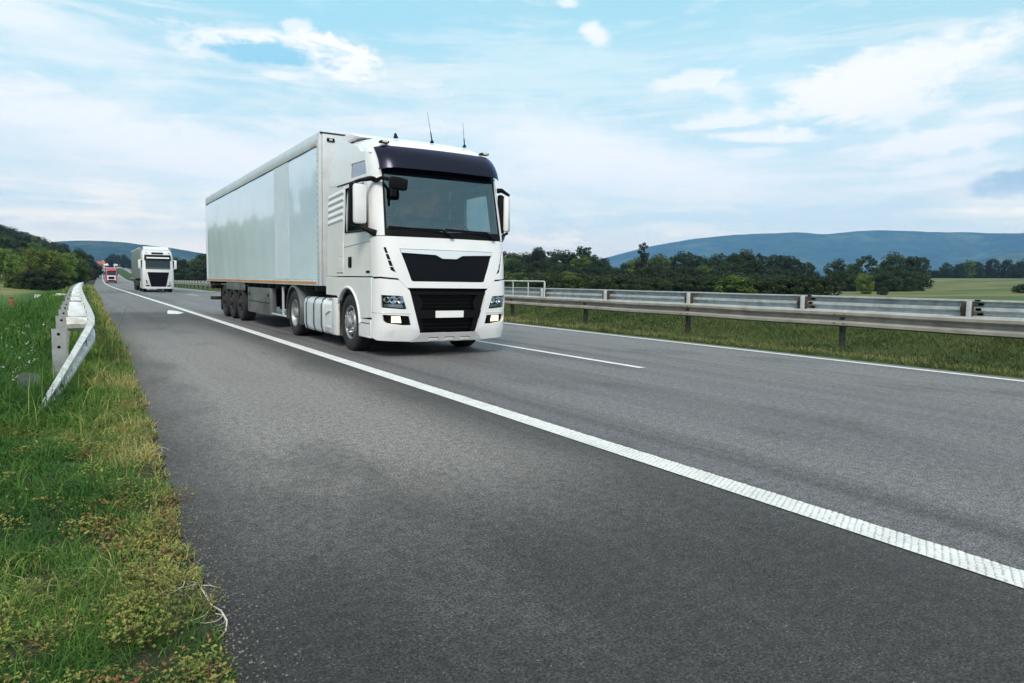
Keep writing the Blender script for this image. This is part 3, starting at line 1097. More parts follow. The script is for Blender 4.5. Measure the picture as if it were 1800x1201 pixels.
def make_truck():
    T = empty('articulated_truck', (5.2, 10.3, 0))
    tag(T, 'big white truck with plain white box trailer, smoked sun visor and lit fog lamps', 'truck')
    # ---- cab skin, front
    wb, wt_ = sx(1.06), sx(1.05)
    grille_hole = [(-.845, 1.735), (-.665, 1.235), (-.63, 1.222), (.63, 1.222), (.665, 1.235), (.845, 1.735)]
    vent = [(sx(1.055), 1.755), (sx(1.085), 1.745), (sx(.995), 1.395), (sx(.915), 1.355), (sx(.955), 1.44)]
    ventm = [(-a, b) for a, b in vent]
    lid = [(-SC, 1.925), (-SC, 1.285), (-sx(1.13), 1.29), (-.885, 1.268), (-.735, 1.118), (.735, 1.118), (.885, 1.268), (sx(1.13), 1.29), (SC, 1.285), (SC, 1.925)]
    panel('front_lid', lid, WHITE, T, 0, .035, [grille_hole, vent, ventm], bevel=.008)
    g = panel('grille', [(a * 1.01, b) for a, b in grille_hole], GLOSSB, T, -.022, .02, bevel=0)
    panel('chrome_bar', [(-.838, 1.728), (-.818, 1.672), (-.60, 1.664), (-.24, 1.650), (-.13, 1.595), (.13, 1.595), (.24, 1.650), (.60, 1.664), (.818, 1.672), (.838, 1.728)], SATIN, T, .012, .035, bevel=.010)
    for mi in (False, True):
        v = panel('air_vent', [(a * 1.004, b) for a, b in vent], BLACK, T, -.02, .015, bevel=0, mirror=mi)
        for k_ in range(3):
            z = 1.44 + k_ * .10
            x0 = sx(.955 + (z - 1.44) * .28)
            panel('vent_fin', [(x0, z), (x0 + .07, z + .012), (x0 + .07, z + .024), (x0, z + .014)], WHITE2, v, -.006, .012, bevel=0, mirror=mi)
        # A-pillar cover
        panel('pillar_cover', [(wb, 1.935), (SC, 1.935), (SC, 2.90), (SC, 3.30), (sx(1.10), 3.30), (wt_, 2.93)], WHITE, T, 0, .05, bevel=.008, mirror=mi)
        # bumper corner with lamp openings
        hl = [(sx(1.125), 1.005), (.86, .992), (.815, .985), (.745, .782), (.80, .778), (sx(1.12), .805)]
        fg = [(sx(1.11), .695), (.71, .672), (.672, .525), (.80, .525), (sx(1.06), .562), (sx(1.10), .60)]
        bc = [(.700, 1.075), (.868, 1.240), (sx(1.13), 1.262), (SC + .01, 1.252), (SC + .01, .33), (sx(1.15), .282), (.655, .256), (.515, .400)]
        panel('bumper_corner', bc, WHITE, T, .012, .045, [hl, fg], bevel=.010, mirror=mi)
        hb = panel('headlight', hl, GLOSSB, T, -.055, .02, bevel=0, mirror=mi)
        panel('lens', hl, LENS, hb, .004, .006, bevel=0, mirror=mi)
        sg = -1 if mi else 1
        m = MB()
        for (hx, hz, r) in ((.845, .925, .052), (.965, .925, .056), (1.065, .93, .042)):
            p = plan(sx(hx), hz, -.05)
            m.lathe([(0, .012), (-.012, .02), (-.03, r * .75), (-.045, r), (-.045, r + .008), (-.02, r + .012), (.0, r + .012)], (sg * p[0], p[1] + .012, p[2]), 'y', 18)
        m.build('reflector', CHROME, hb)
        panel('turn_signal', [(.795, .80), (sx(1.10), .822), (sx(1.10), .862), (.815, .856)], CHROME, hb, -.02, .02, bevel=0, mirror=mi)
        fb = panel('fog_light', fg, GLOSSB, T, -.045, .02, bevel=0, mirror=mi)
        panel('lamp', [(.825, .562), (.985, .570), (.985, .668), (.845, .664)], LAMPON, fb, -.016, .02, bevel=0, mirror=mi)
        for k_ in range(3):
            z = .548 + k_ * .036
            panel('lamp_louvre', [(.695, z), (.81, z), (.815, z + .016), (.70, z + .016)], BLACK, fb, -.01, .02, bevel=0, mirror=mi)
        panel('bumper_seam', [(.69, .700), (sx(1.15), .716), (SC, .716), (SC, .722), (.69, .706)], DARK, T, .0135, .004, bevel=0, mirror=mi)
    # lower air intake
    panel('air_intake', [(-.73, 1.112), (-.50, .395), (.50, .395), (.73, 1.112)], BLACK, T, -.10, .03, bevel=0)
    panel('intake_bar', [(-.715, 1.065), (-.70, 1.01), (.70, 1.01), (.715, 1.065)], GLOSSB, T, -.02, .05, bevel=.006)
    panel('intake_bar', [(-.615, .76), (-.575, .63), (.575, .63), (.615, .76)], BLACK, T, -.015, .06, bevel=.01)
    for mi in (False, True):
        panel('intake_cheek', [(.53, 1.01), (.70, 1.01), (.50, .40), (.435, .40), (.50, .76), (.46, .86)], BLACK, T, -.035, .05, bevel=.012, mirror=mi)
    for z in (.46, .52, .58, .80, .86, .92):
        hw = .46 + (z - .4) * .12
        panel('intake_slat', [(-hw, z), (hw, z), (hw, z + .014), (-hw, z + .014)], GLOSSB, T, -.07, .02, bevel=0)
    panel('number_plate', [(-.255, .640), (.255, .640), (.255, .752), (-.255, .752)], PLATE, T, .012, .014, bevel=.003)
    panel('skid_plate', [(-.655, .248), (.655, .248), (.515, .394), (-.515, .394)], SKID, T, .020, .05, bevel=.010)
    for x in (-.27, .02, .31):
        panel('tow_slot', [(x - .085, .262), (x + .085, .262), (x + .07, .310), (x - .07, .310)], WHITE2, T, .034, .03, bevel=.008)
        panel('slot_gap', [(x - .088, .310), (x + .088, .310), (x + .08, .322), (x - .08, .322)], DARK, T, .028, .02, bevel=0)  # dark strip along the top of each slot
    # ---- windscreen
    ws = panel('windshield', [(-sx(1.055), 1.945), (sx(1.055), 1.945), (sx(1.04), 3.03), (-sx(1.04), 3.03)], GLASS, T, -.012, .006, bevel=0)
    panel('cowl', [(-sx(1.05), 1.94), (sx(1.05), 1.94), (sx(1.045), 2.055), (.0, 2.025), (-sx(1.045), 2.055)], BLACK, T, -.004, .012, bevel=.004)
    for mi in (False, True):
        panel('glass_edge', [(sx(1.025), 1.95), (sx(1.06), 1.95), (sx(1.045), 3.03), (sx(1.02), 3.03)], BLACK, T, -.006, .012, bevel=0, mirror=mi)
    for (x0, x1, xp) in ((-1.0, -.14, .05), (-.06, .70, .86)):
        m = MB()
        a = Vector(plan(x0, 2.075, .035))
        b = Vector(plan(x1, 2.052, .035))
        c = Vector(plan(xp, 1.955, .03))
        m.tube([a, b], .012, 6)
        m.tube([a * .55 + b * .45, b + Vector((.02, -.01, .005)), c], [.010, .016, .02], 6)
        m.lathe([(-.02, .034), (.01, .034), (.016, .02), (.016, 0)], (c[0], c[1] - .005, c[2]), 'y', 12, sign=-1)
        m.build('wiper', BLACK, T)
    # ---- header, roof, visor
    panel('header', [(-sx(1.06), 2.925), (sx(1.06), 2.925), (sx(1.11), 3.29), (-sx(1.11), 3.29)], GLOSSB, T, -.002, .03, bevel=0)  # painted black; its lower edge stands for the shade under the visor
    W_ = HALF * .955
    ys = [.40, .45, .50, .57, .66, .78, .95, 1.2, 1.5, 1.8, 2.1, 2.32]
    zt = [3.285, 3.36, 3.42, 3.475, 3.525, 3.57, 3.615, 3.66, 3.70, 3.73, 3.75, 3.755]
    xs = [-1, -.985, -.95, -.9, -.82, -.65, -.35, 0, .35, .65, .82, .9, .95, .985, 1]
    V, F = [], []
    for y, z in zip(ys, zt):
        for q in xs:
            a = abs(q)
            yy_ = y + .10 * q * q + (.10 * max(0, a - .8) / .2) * (1 if y < .7 else .4)
            zz = 3.27 + (z - 3.27) * (1 - a ** 6) ** .5
            V.append((q * W_ * (1.0 - .03 * (zz - 3.27)), yy_, zz))
    nx_ = len(xs)
    for i in range(len(ys) - 1):
        for j in range(nx_ - 1):
            F.append((i * nx_ + j, i * nx_ + j + 1, (i + 1) * nx_ + j + 1, (i + 1) * nx_ + j))
    m = MB()
    m.add(V, F)
    m.build('roof', WHITE, T, angle=60)
    # roof deflector
    m = MB()
    prof = [(1.60, 3.70), (1.72, 3.76), (1.95, 3.815), (2.2, 3.84), (2.42, 3.83), (2.46, 3.80), (2.46, 3.66), (2.3, 3.66)]
    m.prism(prof, -.98, .98, 'x')
    m.build('roof_deflector', WHITE, T, bevel=.03, angle=45)
    m = MB()
    m.box(-.94, .94, 2.0, 2.40, 3.50, 3.68)
    m.build('deflector_base', DARK, T)
    # sun visor: smoked curved shade standing off the header
    VP = [(3.385, .60, 0), (3.34, .53, .03), (3.24, .43, .07), (3.12, .35, .09), (3.005, .31, .08)]
    V, F = [], []
    vx_ = np.linspace(-1.085, 1.085, 25)
    for th in (0, .008):
        for (z, y, bow) in VP:
            for x in vx_:
                e = max(0, (abs(x) - .86) / .24)
                V.append((x * (1 + .0 * z), y - .17 + .075 * (x / .95) ** 2 + .10 * e ** 2.2 + th - .02, z - .035 * e ** 2))
    nv, nr = len(vx_), len(VP)
    for q in range(2):
        for i in range(nr - 1):
            for j in range(nv - 1):
                a = q * nv * nr + i * nv + j
                F.append((a, a + 1, a + nv + 1, a + nv))
    m = MB()
    m.add(V, F)
    vis = m.build('sun_visor', VISORM, T, fix=False, angle=60)
    for x in (-.82, 0, .82):
        m = MB()
        m.box(x - .02, x + .02, .30, .47, 3.17, 3.20)
        m.build('visor_bracket', BLACK, vis)
    for x in (-.92, .92):
        m = MB()
        y = .50 + .07
        m.box(x - .075, x + .075, y - .08, y + .03, 3.425, 3.462, .012)
        mk = m.build('marker_light', BLACK, T)
        m = MB()
        m.box(x - .045, x + .045, y - .088, y - .07, 3.432, 3.455, .004)
        m.build('lens', AMBER, mk)
    # antennas
    for (x, top, h) in ((-.0, (-.09, .70, 4.06), 3.57), (.62, (.585, .70, 3.97), 3.565)):
        m = MB()
        m.lathe([(0, .035), (.02, .03), (.045, .014), (.05, 0)], (x, .70, h - .01), 'z', 12)
        b = Vector((x, .70, h + .03))
        t_ = Vector(top)
        m.tube([b, b.lerp(t_, .28), b.lerp(t_, .30), t_], [.011, .009, .004, .0025], 6)
        m.build('antenna', BLACK, T)
    m = MB()
    m.prism([(.62, 3.545), (.78, 3.57), (.76, 3.60), (.73, 3.645), (.71, 3.645)], -.665, -.64, 'x')
    m.build('roof_fin', BLACK, T)
    # ---- flanks
    for mi in (False, True):
        sg = 1 if mi else -1
        dw = [(sy(.50), 2.03), (sy(1.66), 2.05), (sy(1.66), 2.79), (sy(.62), 2.80), (sy(.52), 2.60)]
        door = [(SC + .008, 1.295), (sy(1.76), 1.295), (sy(1.76), 2.875), (SC + .008, 2.862)]
        d = panel('door', door, WHITE, T, .0, .04, [dw], bevel=.006, mirror=not mi)
        panel('door_window', [(a, b) for a, b in dw], SIDEGL, d, -.02, .006, bevel=0, mirror=not mi)
        m = MB()
        pts = [Vector(plan(-sg * -a if mi else -a, b, .001)) for a, b in dw]
        m.tube(pts + [pts[0]], .018, 6, cap=False)
        m.build('window_seal', BLACK, d)
        hp = plan(sy(1.415), 1.53, 0)
        m = MB()
        m.box(sg * hp[0] - .02, sg * hp[0] + .02, 1.415 - .075, 1.415 + .075, 1.44, 1.625, .018)
        m.build('door_handle', BLACK, d)
        panel('door_trim_line', [(SC + .02, 1.86), (sy(1.74), 1.80), (sy(1.74), 1.806), (SC + .02, 1.868)], WHITE2, d, .010, .012, bevel=.003, mirror=not mi)
        rearp = [(sy(1.77), 1.295), (sy(2.70), 1.295), (sy(2.66), 2.90), (sy(2.20), 2.90), (sy(1.77), 2.875)]
        rp = panel('rear_side_panel', rearp, WHITE, T, .0, .04, bevel=.008, mirror=not mi)
        for i in range(5):
            z = 2.25 + i * .115
            m = MB()
            a0, a1 = 1.80, 2.64
            x_ = sg * plan(sy(2.0), z, 0)[0]
            m.sweep([(0, -.035), (.012, -.02), (.018, .0), (.012, .02), (0, .055)], [((x_, a0, z + .05), (sg, 0, 0), (0, 0, 1)), ((x_ + sg * .0, (a0 + a1) / 2, z + .025), (sg, 0, 0), (0, 0, 1)), ((x_, a1, z), (sg, 0, 0), (0, 0, 1))])
            m.build('side_rib', WHITE, rp, angle=50)
        lk = panel('locker_lid', [(sy(1.80), 1.42), (sy(2.14), 1.42), (sy(2.14), 1.62), (sy(1.80), 1.62)], WHITE, rp, .004, .008, bevel=.003, mirror=not mi)
        panel('locker_lid', [(sy(1.80), 1.64), (sy(2.10), 1.64), (sy(2.10), 1.86), (sy(1.80), 1.86)], WHITE, rp, .004, .008, bevel=.003, mirror=not mi)
        panel('step_grip', [(sy(1.80), 1.345), (sy(2.14), 1.345), (sy(2.14), 1.36), (sy(1.80), 1.36)], MUDG, rp, .003, .006, bevel=0, mirror=not mi)
        panel('side_badge', [(sy(.48), 1.345), (sy(.64), 1.345), (sy(.64), 1.385), (sy(.48), 1.385)], BLACK, T, .006, .01, bevel=.003, mirror=not mi)
        # upper flank with small window
        uw = [(sy(.42), 2.945), (sy(1.47), 2.945), (sy(1.43), 3.185), (sy(.42), 3.165)]
        up = [(SC + .008, 2.892), (sy(2.16), 2.895), (sy(2.66), 2.92), (sy(2.46), 3.74), (sy(2.0), 3.66), (sy(1.2), 3.46), (sy(.75), 3.34), (SC + .008, 3.31)]

        def upmap(s_, z, off):
            p = plan(s_, min(z, 3.25), off)
            k_ = max(0, z - 3.2)
            sgx = 1 if p[0] > 0 else -1
            return (p[0] - sgx * (.02 * k_ + .22 * k_ * k_), p[1], z)
        u_ = panel('upper_side_panel', up, WHITE, T, .004, .04, [uw], bevel=.010, mapf=upmap, mirror=not mi)
        panel('upper_window', uw, ROOFGL, u_, -.012, .006, bevel=0, mapf=upmap, mirror=not mi)
        panel('window_tray', uw, WINDARK, u_, -.09, .01, bevel=0, mapf=upmap, mirror=not mi)
        panel('seam_strip', [(SC + .01, 2.864), (sy(2.16), 2.872), (sy(2.16), 2.893), (SC + .01, 2.888)], BLACK, T, .006, .02, bevel=0, mirror=not mi)
        # lower flank: wheel arch panel
        ar = [(sy(a), b) for a, b in arc(1.50, .50, .585, -8, 152, 22)]
        low = [(SC + .016, 1.272), (SC + .016, .635), (sy(.93), .60)]
        arl = [(sy(1.50 - .585 * math.cos(math.radians(q))), .50 + .585 * math.sin(math.radians(q))) for q in np.linspace(12, 142, 20)]
        low += arl + [(sy(2.10), .945), (sy(2.72), .95), (sy(2.72), 1.275)]
        f = panel('fender', low, WHITE, T, .02, .05, bevel=.010, mirror=not mi)
        m = MB()
        path = []
        for q in np.linspace(2, 150, 24):
            a = math.radians(q)
            path.append(((sg * (HALF + .014), 1.50 - .585 * math.cos(a), .50 + .585 * math.sin(a)), (sg, 0, 0), (0, -math.cos(a), math.sin(a))))
        m.sweep([(0, 0), (.022, .004), (.028, .022), (.016, .040), (0, .042)], path)
        m.build('arch_lip', WHITE, f, angle=60)
        # step box under the door
        m = MB()
        x0, x1 = sorted((sg * (HALF - .30), sg * (HALF + .015)))
        m.box(x0, x1, .42, .97, .30, .335, .008)
        m.box(x0, x1, .42, .45, .335, .60, .006)
        m.box(x0, x1, .94, .97, .335, .60, .006)
        m.box(x0, x0 + .02 if sg > 0 else x1 - .26, .44, .95, .335, .60)
        m.box(*( (x0, x0 + .04) if sg > 0 else (x1 - .04, x1)), .42, .97, .30, .34, .005)
        st = m.build('step', WHITE, T)
        m = MB()
        m.box(x0, x1, .44, .95, .52, .545, .005)
        m.build('step_tread', BLACK, st)
        # mirrors
        m = MB()
        cx = sg * 1.355
        m.box(-.112, .112, -.075, .035, -.315, .315, .05)
        mo = m.build('mirror', WHITE, T, loc=(cx, .50, 2.43))
        mo.rotation_euler = (0, 0, .10 if sg < 0 else .88)
        m = MB()
        m.box(-.122, .122, .036, .135, -.335, .335, .03)
        m.build('mirror_frame', BLACK, mo)
        m = MB()
        m.tube([(sg * 1.13, .42, 2.82), (sg * 1.20, .40, 2.83), (sg * 1.34, .48, 2.80), (sg * 1.42, .50, 2.77)], [.045, .04, .03, .024], 8)
        m.build('mirror_arm', BLACK, T)
        m = MB()
        m.tube([(sg * 1.13, .30, 1.97), (sg * 1.19, .36, 1.99), (sg * 1.32, .48, 2.07), (sg * 1.40, .50, 2.10)], [.06, .05, .028, .02], 8)
        m.build('mirror_arm', BLACK, T)
    # kerb mirror over the windscreen
    m = MB()
    m.tube([(-1.12, .40, 2.80), (-1.08, .24, 2.83), (-.98, .10, 2.80)], [.035, .03, .03], 8)
    m.build('mirror_arm', BLACK, T)
    m = MB()
    m.box(-.15, .15, -.08, .05, -.095, .095, .04)
    m.prism([(-.05, -.09), (.03, -.09), (-.01, -.22), (-.05, -.20)], -.12, -.04, 'x')
    ko = m.build('kerb_mirror', BLACK, T, loc=(-.885, .06, 2.735))
    ko.rotation_euler = (0, .08, .15)
    # ---- cab liner and interior
    for mi in (False, True):
        panel('inner_pillar', [(sx(1.0), 1.9), (sy(.52), 1.9), (sy(.52), 3.0), (sx(1.0), 3.0)], INTER, T, -.065, .015, bevel=0, mirror=mi)
    m = MB()
    m.box(-1.12, 1.12, .30, 2.25, 1.00, 1.28)
    m.build('cab_floor', INTER, T)
    panel('inner_front', [(-SC, 1.0), (SC, 1.0), (SC, 1.93), (-SC, 1.93)], DARK, T, -.115, .02, bevel=0)
    m = MB()
    m.box(-1.10, 1.10, 2.22, 2.26, 1.2, 3.6)
    m.build('rear_wall', pmat('cab_rear_wall', (.34, .35, .36), .8), T)
    m = MB()
    m.box(-1.02, 1.02, 1.55, 2.20, 1.30, 1.90, .03)
    m.box(-1.02, 1.02, 1.75, 2.20, 2.62, 2.72, .03)
    m.build('bunk', SEATM, T)
    m = MB()
    m.prism([(.16, 1.93), (.22, 2.02), (.42, 2.10), (.62, 2.06), (.66, 1.90), (.55, 1.40), (.22, 1.40)], -1.04, 1.04, 'x')
    m.build('dashboard', INTER, T, bevel=.02)
    m = MB()
    m.box(-1.06, 1.06, .40, 2.2, 2.98, 3.01)
    m.build('headliner', INTER, T)
    for x in (-.52, .52):
        m = MB()
        m.box(x - .26, x + .26, .80, 1.32, 1.55, 1.72, .05)
        m.box(x - .25, x + .25, 1.28, 1.44, 1.68, 2.36, .06)
        m.box(x - .14, x + .14, 1.30, 1.41, 2.38, 2.62, .05)
        m.build('seat', SEATM, T)
    m = MB()
    ring = [(.52 + .22 * math.cos(a), .70 + .09 * math.sin(a), 2.06 + .20 * math.sin(a)) for a in np.linspace(0, 2 * math.pi, 25)]
    m.tube(ring, .016, 6, cap=False)
    m.tube([(.52, .62, 1.9), (.52, .70, 2.06)], .03, 8)
    m.tube([(.31, .70, 2.06), (.73, .70, 2.06)], .02, 6)
    m.build('steering_wheel', BLACK, T)
    # ---- tractor chassis
    m = MB()
    for x in (-.40, .40):
        m.box(x - .045, x + .045, .5, 6.1, .72, .98)
    m.box(-.9, .9, .35, 1.0, .38, .95)
    m.box(-.55, .55, .8, 2.4, .45, .98)
    m.lathe([(-.9, .0), (-.9, .10), (.9, .10), (.9, 0)], (0, 1.5, .50), 'x', 12)
    m.lathe([(-.9, .0), (-.9, .13), (-.2, .13), (0, .24), (.2, .13), (.9, .13), (.9, 0)], (0, 5.12, .50), 'x', 14)
    m.box(-.95, .95, 2.3, 2.95, 1.0, 1.10)
    m.build('tractor_chassis', DARK, T)
    m = MB()
    m.box(-.85, .85, 2.42, 2.62, 1.12, 2.05, .02)
    m.tube([(-.45, 2.6, 1.6), (-.45, 2.9, 1.35), (-.3, 3.1, 1.5)], .025, 6)
    m.tube([(-.25, 2.6, 1.6), (-.2, 2.9, 1.25), (-.1, 3.1, 1.5)], .025, 6)
    m.build('air_intake_stack', DARK, T)
    m = MB()
    m.lathe([(0, .0), (0, .52), (.09, .52), (.09, 0)], (0, 4.75, 1.01), 'z', 20)
    m.build('fifth_wheel', DARK, T)
    for sg in (-1, 1):
        truck_wheel(T, sg * 1.02, 1.50, sg, 'front')
        truck_wheel(T, sg * 1.03, 5.12, sg, 'drive', w=.30)
        truck_wheel(T, sg * .69, 5.12, sg, 'drive', w=.30)
        # wheel housing dark liner
        m = MB()
        path = []
        for q in np.linspace(-5, 185, 24):
            a = math.radians(q)
            path.append(((sg * .78, 1.50 - .57 * math.cos(a), .50 + .57 * math.sin(a)), (sg, 0, 0), (0, -math.cos(a), math.sin(a))))
        m.sweep([(0, 0), (.38, 0), (.38, .012), (0, .012)], path)
        m.build('wheel_housing', DARK, T)
        m = MB()
        path = []
        for q in np.linspace(-22, 195, 30):
            a = math.radians(q)
            path.append(((sg * .52, 5.12 - .585 * math.cos(a), .50 + .585 * math.sin(a)), (sg, 0, 0), (0, -math.cos(a), math.sin(a))))
        m.sweep([(0, 0), (.66, 0), (.675, -.03), (.69, -.03), (.68, .02), (.66, .028), (0, .028)], path)
        m.build('mudguard', MUDG, T, angle=50)
        # tanks between the axles
        x0, x1 = sorted((sg * .62, sg * (HALF - .01)))

        def tank(name, y0, y1, mt):
            m = MB()
            r = .10
            xo, xi = (x0, x1) if sg < 0 else (x1, x0)
            o_ = -sg
            pr = [(xo + o_ * .03, .22), (xo, .34), (xo, .74), (xo + o_ * .03, .83), (xo + o_ * .10, .875), (xi, .875), (xi, .19), (xo + o_ * .10, .19)]
            m.prism(pr, y0, y1, 'y')
            return m.build(name, mt, T, bevel=.025, angle=60)
        tank('fuel_tank', 3.00, 4.36, TANKM)
        bx = tank('battery_box', 2.44, 2.985, WHITE)
        for yy2 in (3.12, 3.62, 4.16):
            m = MB()
            xo = sg * (HALF - .01)
            o_ = -sg
            path = [((xo + o_ * .10, yy2, .186), 0), ((xo + o_ * .028, yy2, .218), 0), ((xo - o_ * .004, yy2, .34), 0), ((xo - o_ * .004, yy2, .74), 0), ((xo + o_ * .028, yy2, .834), 0), ((xo + o_ * .10, yy2, .879), 0), ((xo + o_ * .4, yy2, .879), 0)]
            m.tube([p for p, _ in path], .016, 6)
            m.build('tank_strap', DARK, T)
        m = MB()
        m.box(*sorted((sg * (HALF - .05), sg * (HALF + .012))), 2.12, 2.42, .22, .90, .02)
        m.build('side_fairing', WHITE, T)
        m = MB()
        m.tube([(sg * (HALF + .004), 2.55, .66), (sg * (HALF + .006), 2.85, .58)], .012, 6)
        m.box(*sorted((sg * (HALF - .005), sg * (HALF + .006))), 2.54, 2.86, .33, .36, .004)
        m.build('box_handle', TDULL, bx)
    # ---- trailer
    HX, TY0, TY1, TZ0, TZ1 = 1.205, 3.09, 16.66, 1.105, 4.0
    for sg in (-1, 1):
        X = sg * HX

        def sheet(name, y0, y1, z0, z1, mt, pr=0.0, th=.012, c=.0, par=T):
            m = MB()
            m.box(*sorted((X + sg * pr, X + sg * (pr - th))), y0, y1, z0, z1, c)
            return m.build(name, mt, par)
        # body skin in gentle waves so the sheen is not perfectly flat
        V, F = [], []
        yv = np.linspace(TY0 + .16, TY1 - .07, 60)
        zv = np.linspace(TZ0 + .115, TZ1 - .245, 14)
        for z in zv:
            for y in yv:
                V.append((X - sg * (.006 + .0022 * math.sin(y * 2.1 + z) + .0016 * math.sin(y * 5.3 - z * 2.2)), y, z))
        nn_ = len(yv)
        for i in range(len(zv) - 1):
            for j in range(nn_ - 1):
                F.append((i * nn_ + j, i * nn_ + j + 1, (i + 1) * nn_ + j + 1, (i + 1) * nn_ + j))
        m = MB()
        m.add(V, F)
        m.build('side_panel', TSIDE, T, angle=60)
        sheet('panel_strip', 5.42, 6.66, TZ0 + .12, TZ1 - .25, TDULL, .003, .006)
        tr = sheet('top_rail', TY0 + .15, TY1, TZ1 - .235, TZ1, TRAIL, .012, .05, .008)
        sheet('rail_groove', TY0 + .15, TY1 - .02, TZ1 - .243, TZ1 - .236, DARK, .008, .03)
        sheet('marker_tape', TY0 + .18, TY0 + .55, TZ1 - .215, TZ1 - .195, ORANGE, .014, .004, 0, tr)
        br = sheet('bottom_rail', TY0 + .15, TY1, TZ0, TZ0 + .105, TRAIL, .010, .06, .006)
        sheet('reflective_tape', TY0 + .24, TY1 - .1, TZ0 + .030, TZ0 + .078, ORANGE, .013, .004, 0, br)
        cp = sheet('corner_post', TY0 - .02, TY0 + .15, TZ0, TZ1, TFRONT, .014, .06, .012)
        m = MB()
        for i in range(22):
            z = TZ0 + .12 + i * .125
            m.lathe([(0, .012), (.006, .010), (.008, 0)], (X + sg * .014, TY0 + .115, z), 'x', 8, sign=sg)
        tag(m.build('rivet', MUDG, cp), kind='stuff')
        sheet('rear_post', TY1 - .07, TY1 + .02, TZ0, TZ1 - .01, TRAIL, .016, .06, .01)
    m = MB()
    m.box(-HX + .015, HX - .015, TY0, TY1, TZ0 + .02, TZ1 - .02)
    m.build('trailer_core', TDULL, T)
    m = MB()
    m.box(-HX + .05, HX - .05, TY0 - .03, TY0 - .002, TZ0, TZ1 - .02, .01)
    fw = m.build('front_wall', TFRONT, T)
    m = MB()
    m.box(-HX, HX, TY0 - .035, TY0 + .05, TZ1 - .03, TZ1 + .004, .006)
    m.build('front_top_rail', DARK, T)
    for x in (-1.0, 1.0):
        m = MB()
        m.box(x - .075, x + .075, TY0 - .055, TY0 - .03, TZ1 - .165, TZ1 - .10, .012)
        mk = m.build('marker_light', BLACK, T)
        m = MB()
        m.box(x - .03, x + .03, TY0 - .062, TY0 - .05, TZ1 - .15, TZ1 - .115, .004)
        m.build('lens', AMBER, mk)
    m = MB()
    m.box(-.9, .9, TY0 - .25, TY0 - .035, 1.25, 2.0, .03)
    m.build('connection_board', DARK, T)
    m = MB()
    m.box(-HX, HX, TY0, TY1, TZ1 - .012, TZ1 + .010, .004)
    m.build('trailer_roof', TRAIL, T)
    m = MB()
    for x in (-.45, .45):
        m.box(x - .06, x + .06, 5.6, 16.5, .78, 1.10)
        m.box(x - .06, x + .06, 3.3, 5.6, .98, 1.10)
    for y in np.arange(3.6, 16.6, .8):
        m.box(-1.15, 1.15, y - .04, y + .04, 1.0, 1.10)
    for y in (11.0, 12.25, 13.5):
        m.lathe([(-.95, 0), (-.95, .07), (.95, .07), (.95, 0)], (0, y, .50), 'x', 12)
        m.box(-.55, -.38, y - .4, y + .3, .45, .78)
        m.box(.38, .55, y - .4, y + .3, .45, .78)
    m.box(-.95, .95, 8.2, 9.2, .5, .95)
    m.build('trailer_chassis', DARK, T)
    for sg in (-1, 1):
        for y in (11.0, 12.25, 13.5):
            truck_wheel(T, sg * 1.0, y, sg, 'trailer', R=.52, w=.36)
        m = MB()
        m.box(*sorted((sg * .70, sg * 1.185)), 10.35, 14.1, 1.0, 1.04, .01)
        m.box(*sorted((sg * 1.165, sg * 1.19)), 10.30, 13.1, .88, 1.10, .008)
        m.build('mudguard_rail', STEELBOX, T)
        m = MB()
        m.box(*sorted((sg * 1.02, sg * 1.17)), 7.36, 10.0, .32, .99, .02)
        bx = m.build('pallet_box', STEELBOX, T)
        m = MB()
        m.box(*sorted((sg * 1.165, sg * 1.182)), 7.40, 9.96, .62, .635, .003)
        m.box(*sorted((sg * 1.165, sg * 1.19)), 7.50, 7.60, .78, .86, .006)
        m.box(*sorted((sg * 1.165, sg * 1.19)), 9.7, 9.8, .78, .86, .006)
        m.build('box_seam', DARK, bx)
        m = MB()
        m.box(*sorted((sg * .80, sg * .92)), 6.55, 6.67, .42, 1.05)
        m.box(*sorted((sg * .77, sg * .95)), 6.50, 6.72, .38, .42)
        m.tube([(sg * .85, 6.6, .9), (sg * .4, 6.9, .95)], .03, 6)
        m.build('landing_leg', DARK, T)
        m = MB()
        m.box(*sorted((sg * 1.12, sg * 1.16)), 5.95, 7.3, .36, .40, .005)
        m.box(*sorted((sg * 1.12, sg * 1.16)), 6.2, 6.25, .36, 1.05)
        m.build('side_guard', TRAIL, T)
        m = MB()
        m.box(*sorted((sg * .72, sg * 1.16)), 14.25, 14.27, .18, .95)
        m.build('mud_flap', BLACK, T)
        m = MB()
        m.box(*sorted((sg * .55, sg * 1.10)), 16.62, 16.69, .84, .98, .01)
        tl = m.build('tail_lamp', pmat('tail_lamp_red', (.05, .008, .008), .4), T)
    m = MB()
    m.box(-1.15, 1.15, 16.3, 16.42, .45, .57, .01)
    m.box(-.5, -.42, 16.3, 16.4, .5, 1.05)
    m.box(.42, .5, 16.3, 16.4, .5, 1.05)
    m.build('rear_bumper', DARK, T)
    m = MB()
    m.box(-HX, HX, TY1 + .001, TY1 + .04, TZ0, TZ1 - .005, .008)
    rd = m.build('rear_door', TFRONT, T)
    for x in (-.7, -.25, .25, .7):
        m = MB()
        m.tube([(x, TY1 + .055, TZ0 + .05), (x, TY1 + .055, TZ1 - .1)], .018, 6)
        m.build('locking_bar', GALV, rd)
    return T


make_truck()


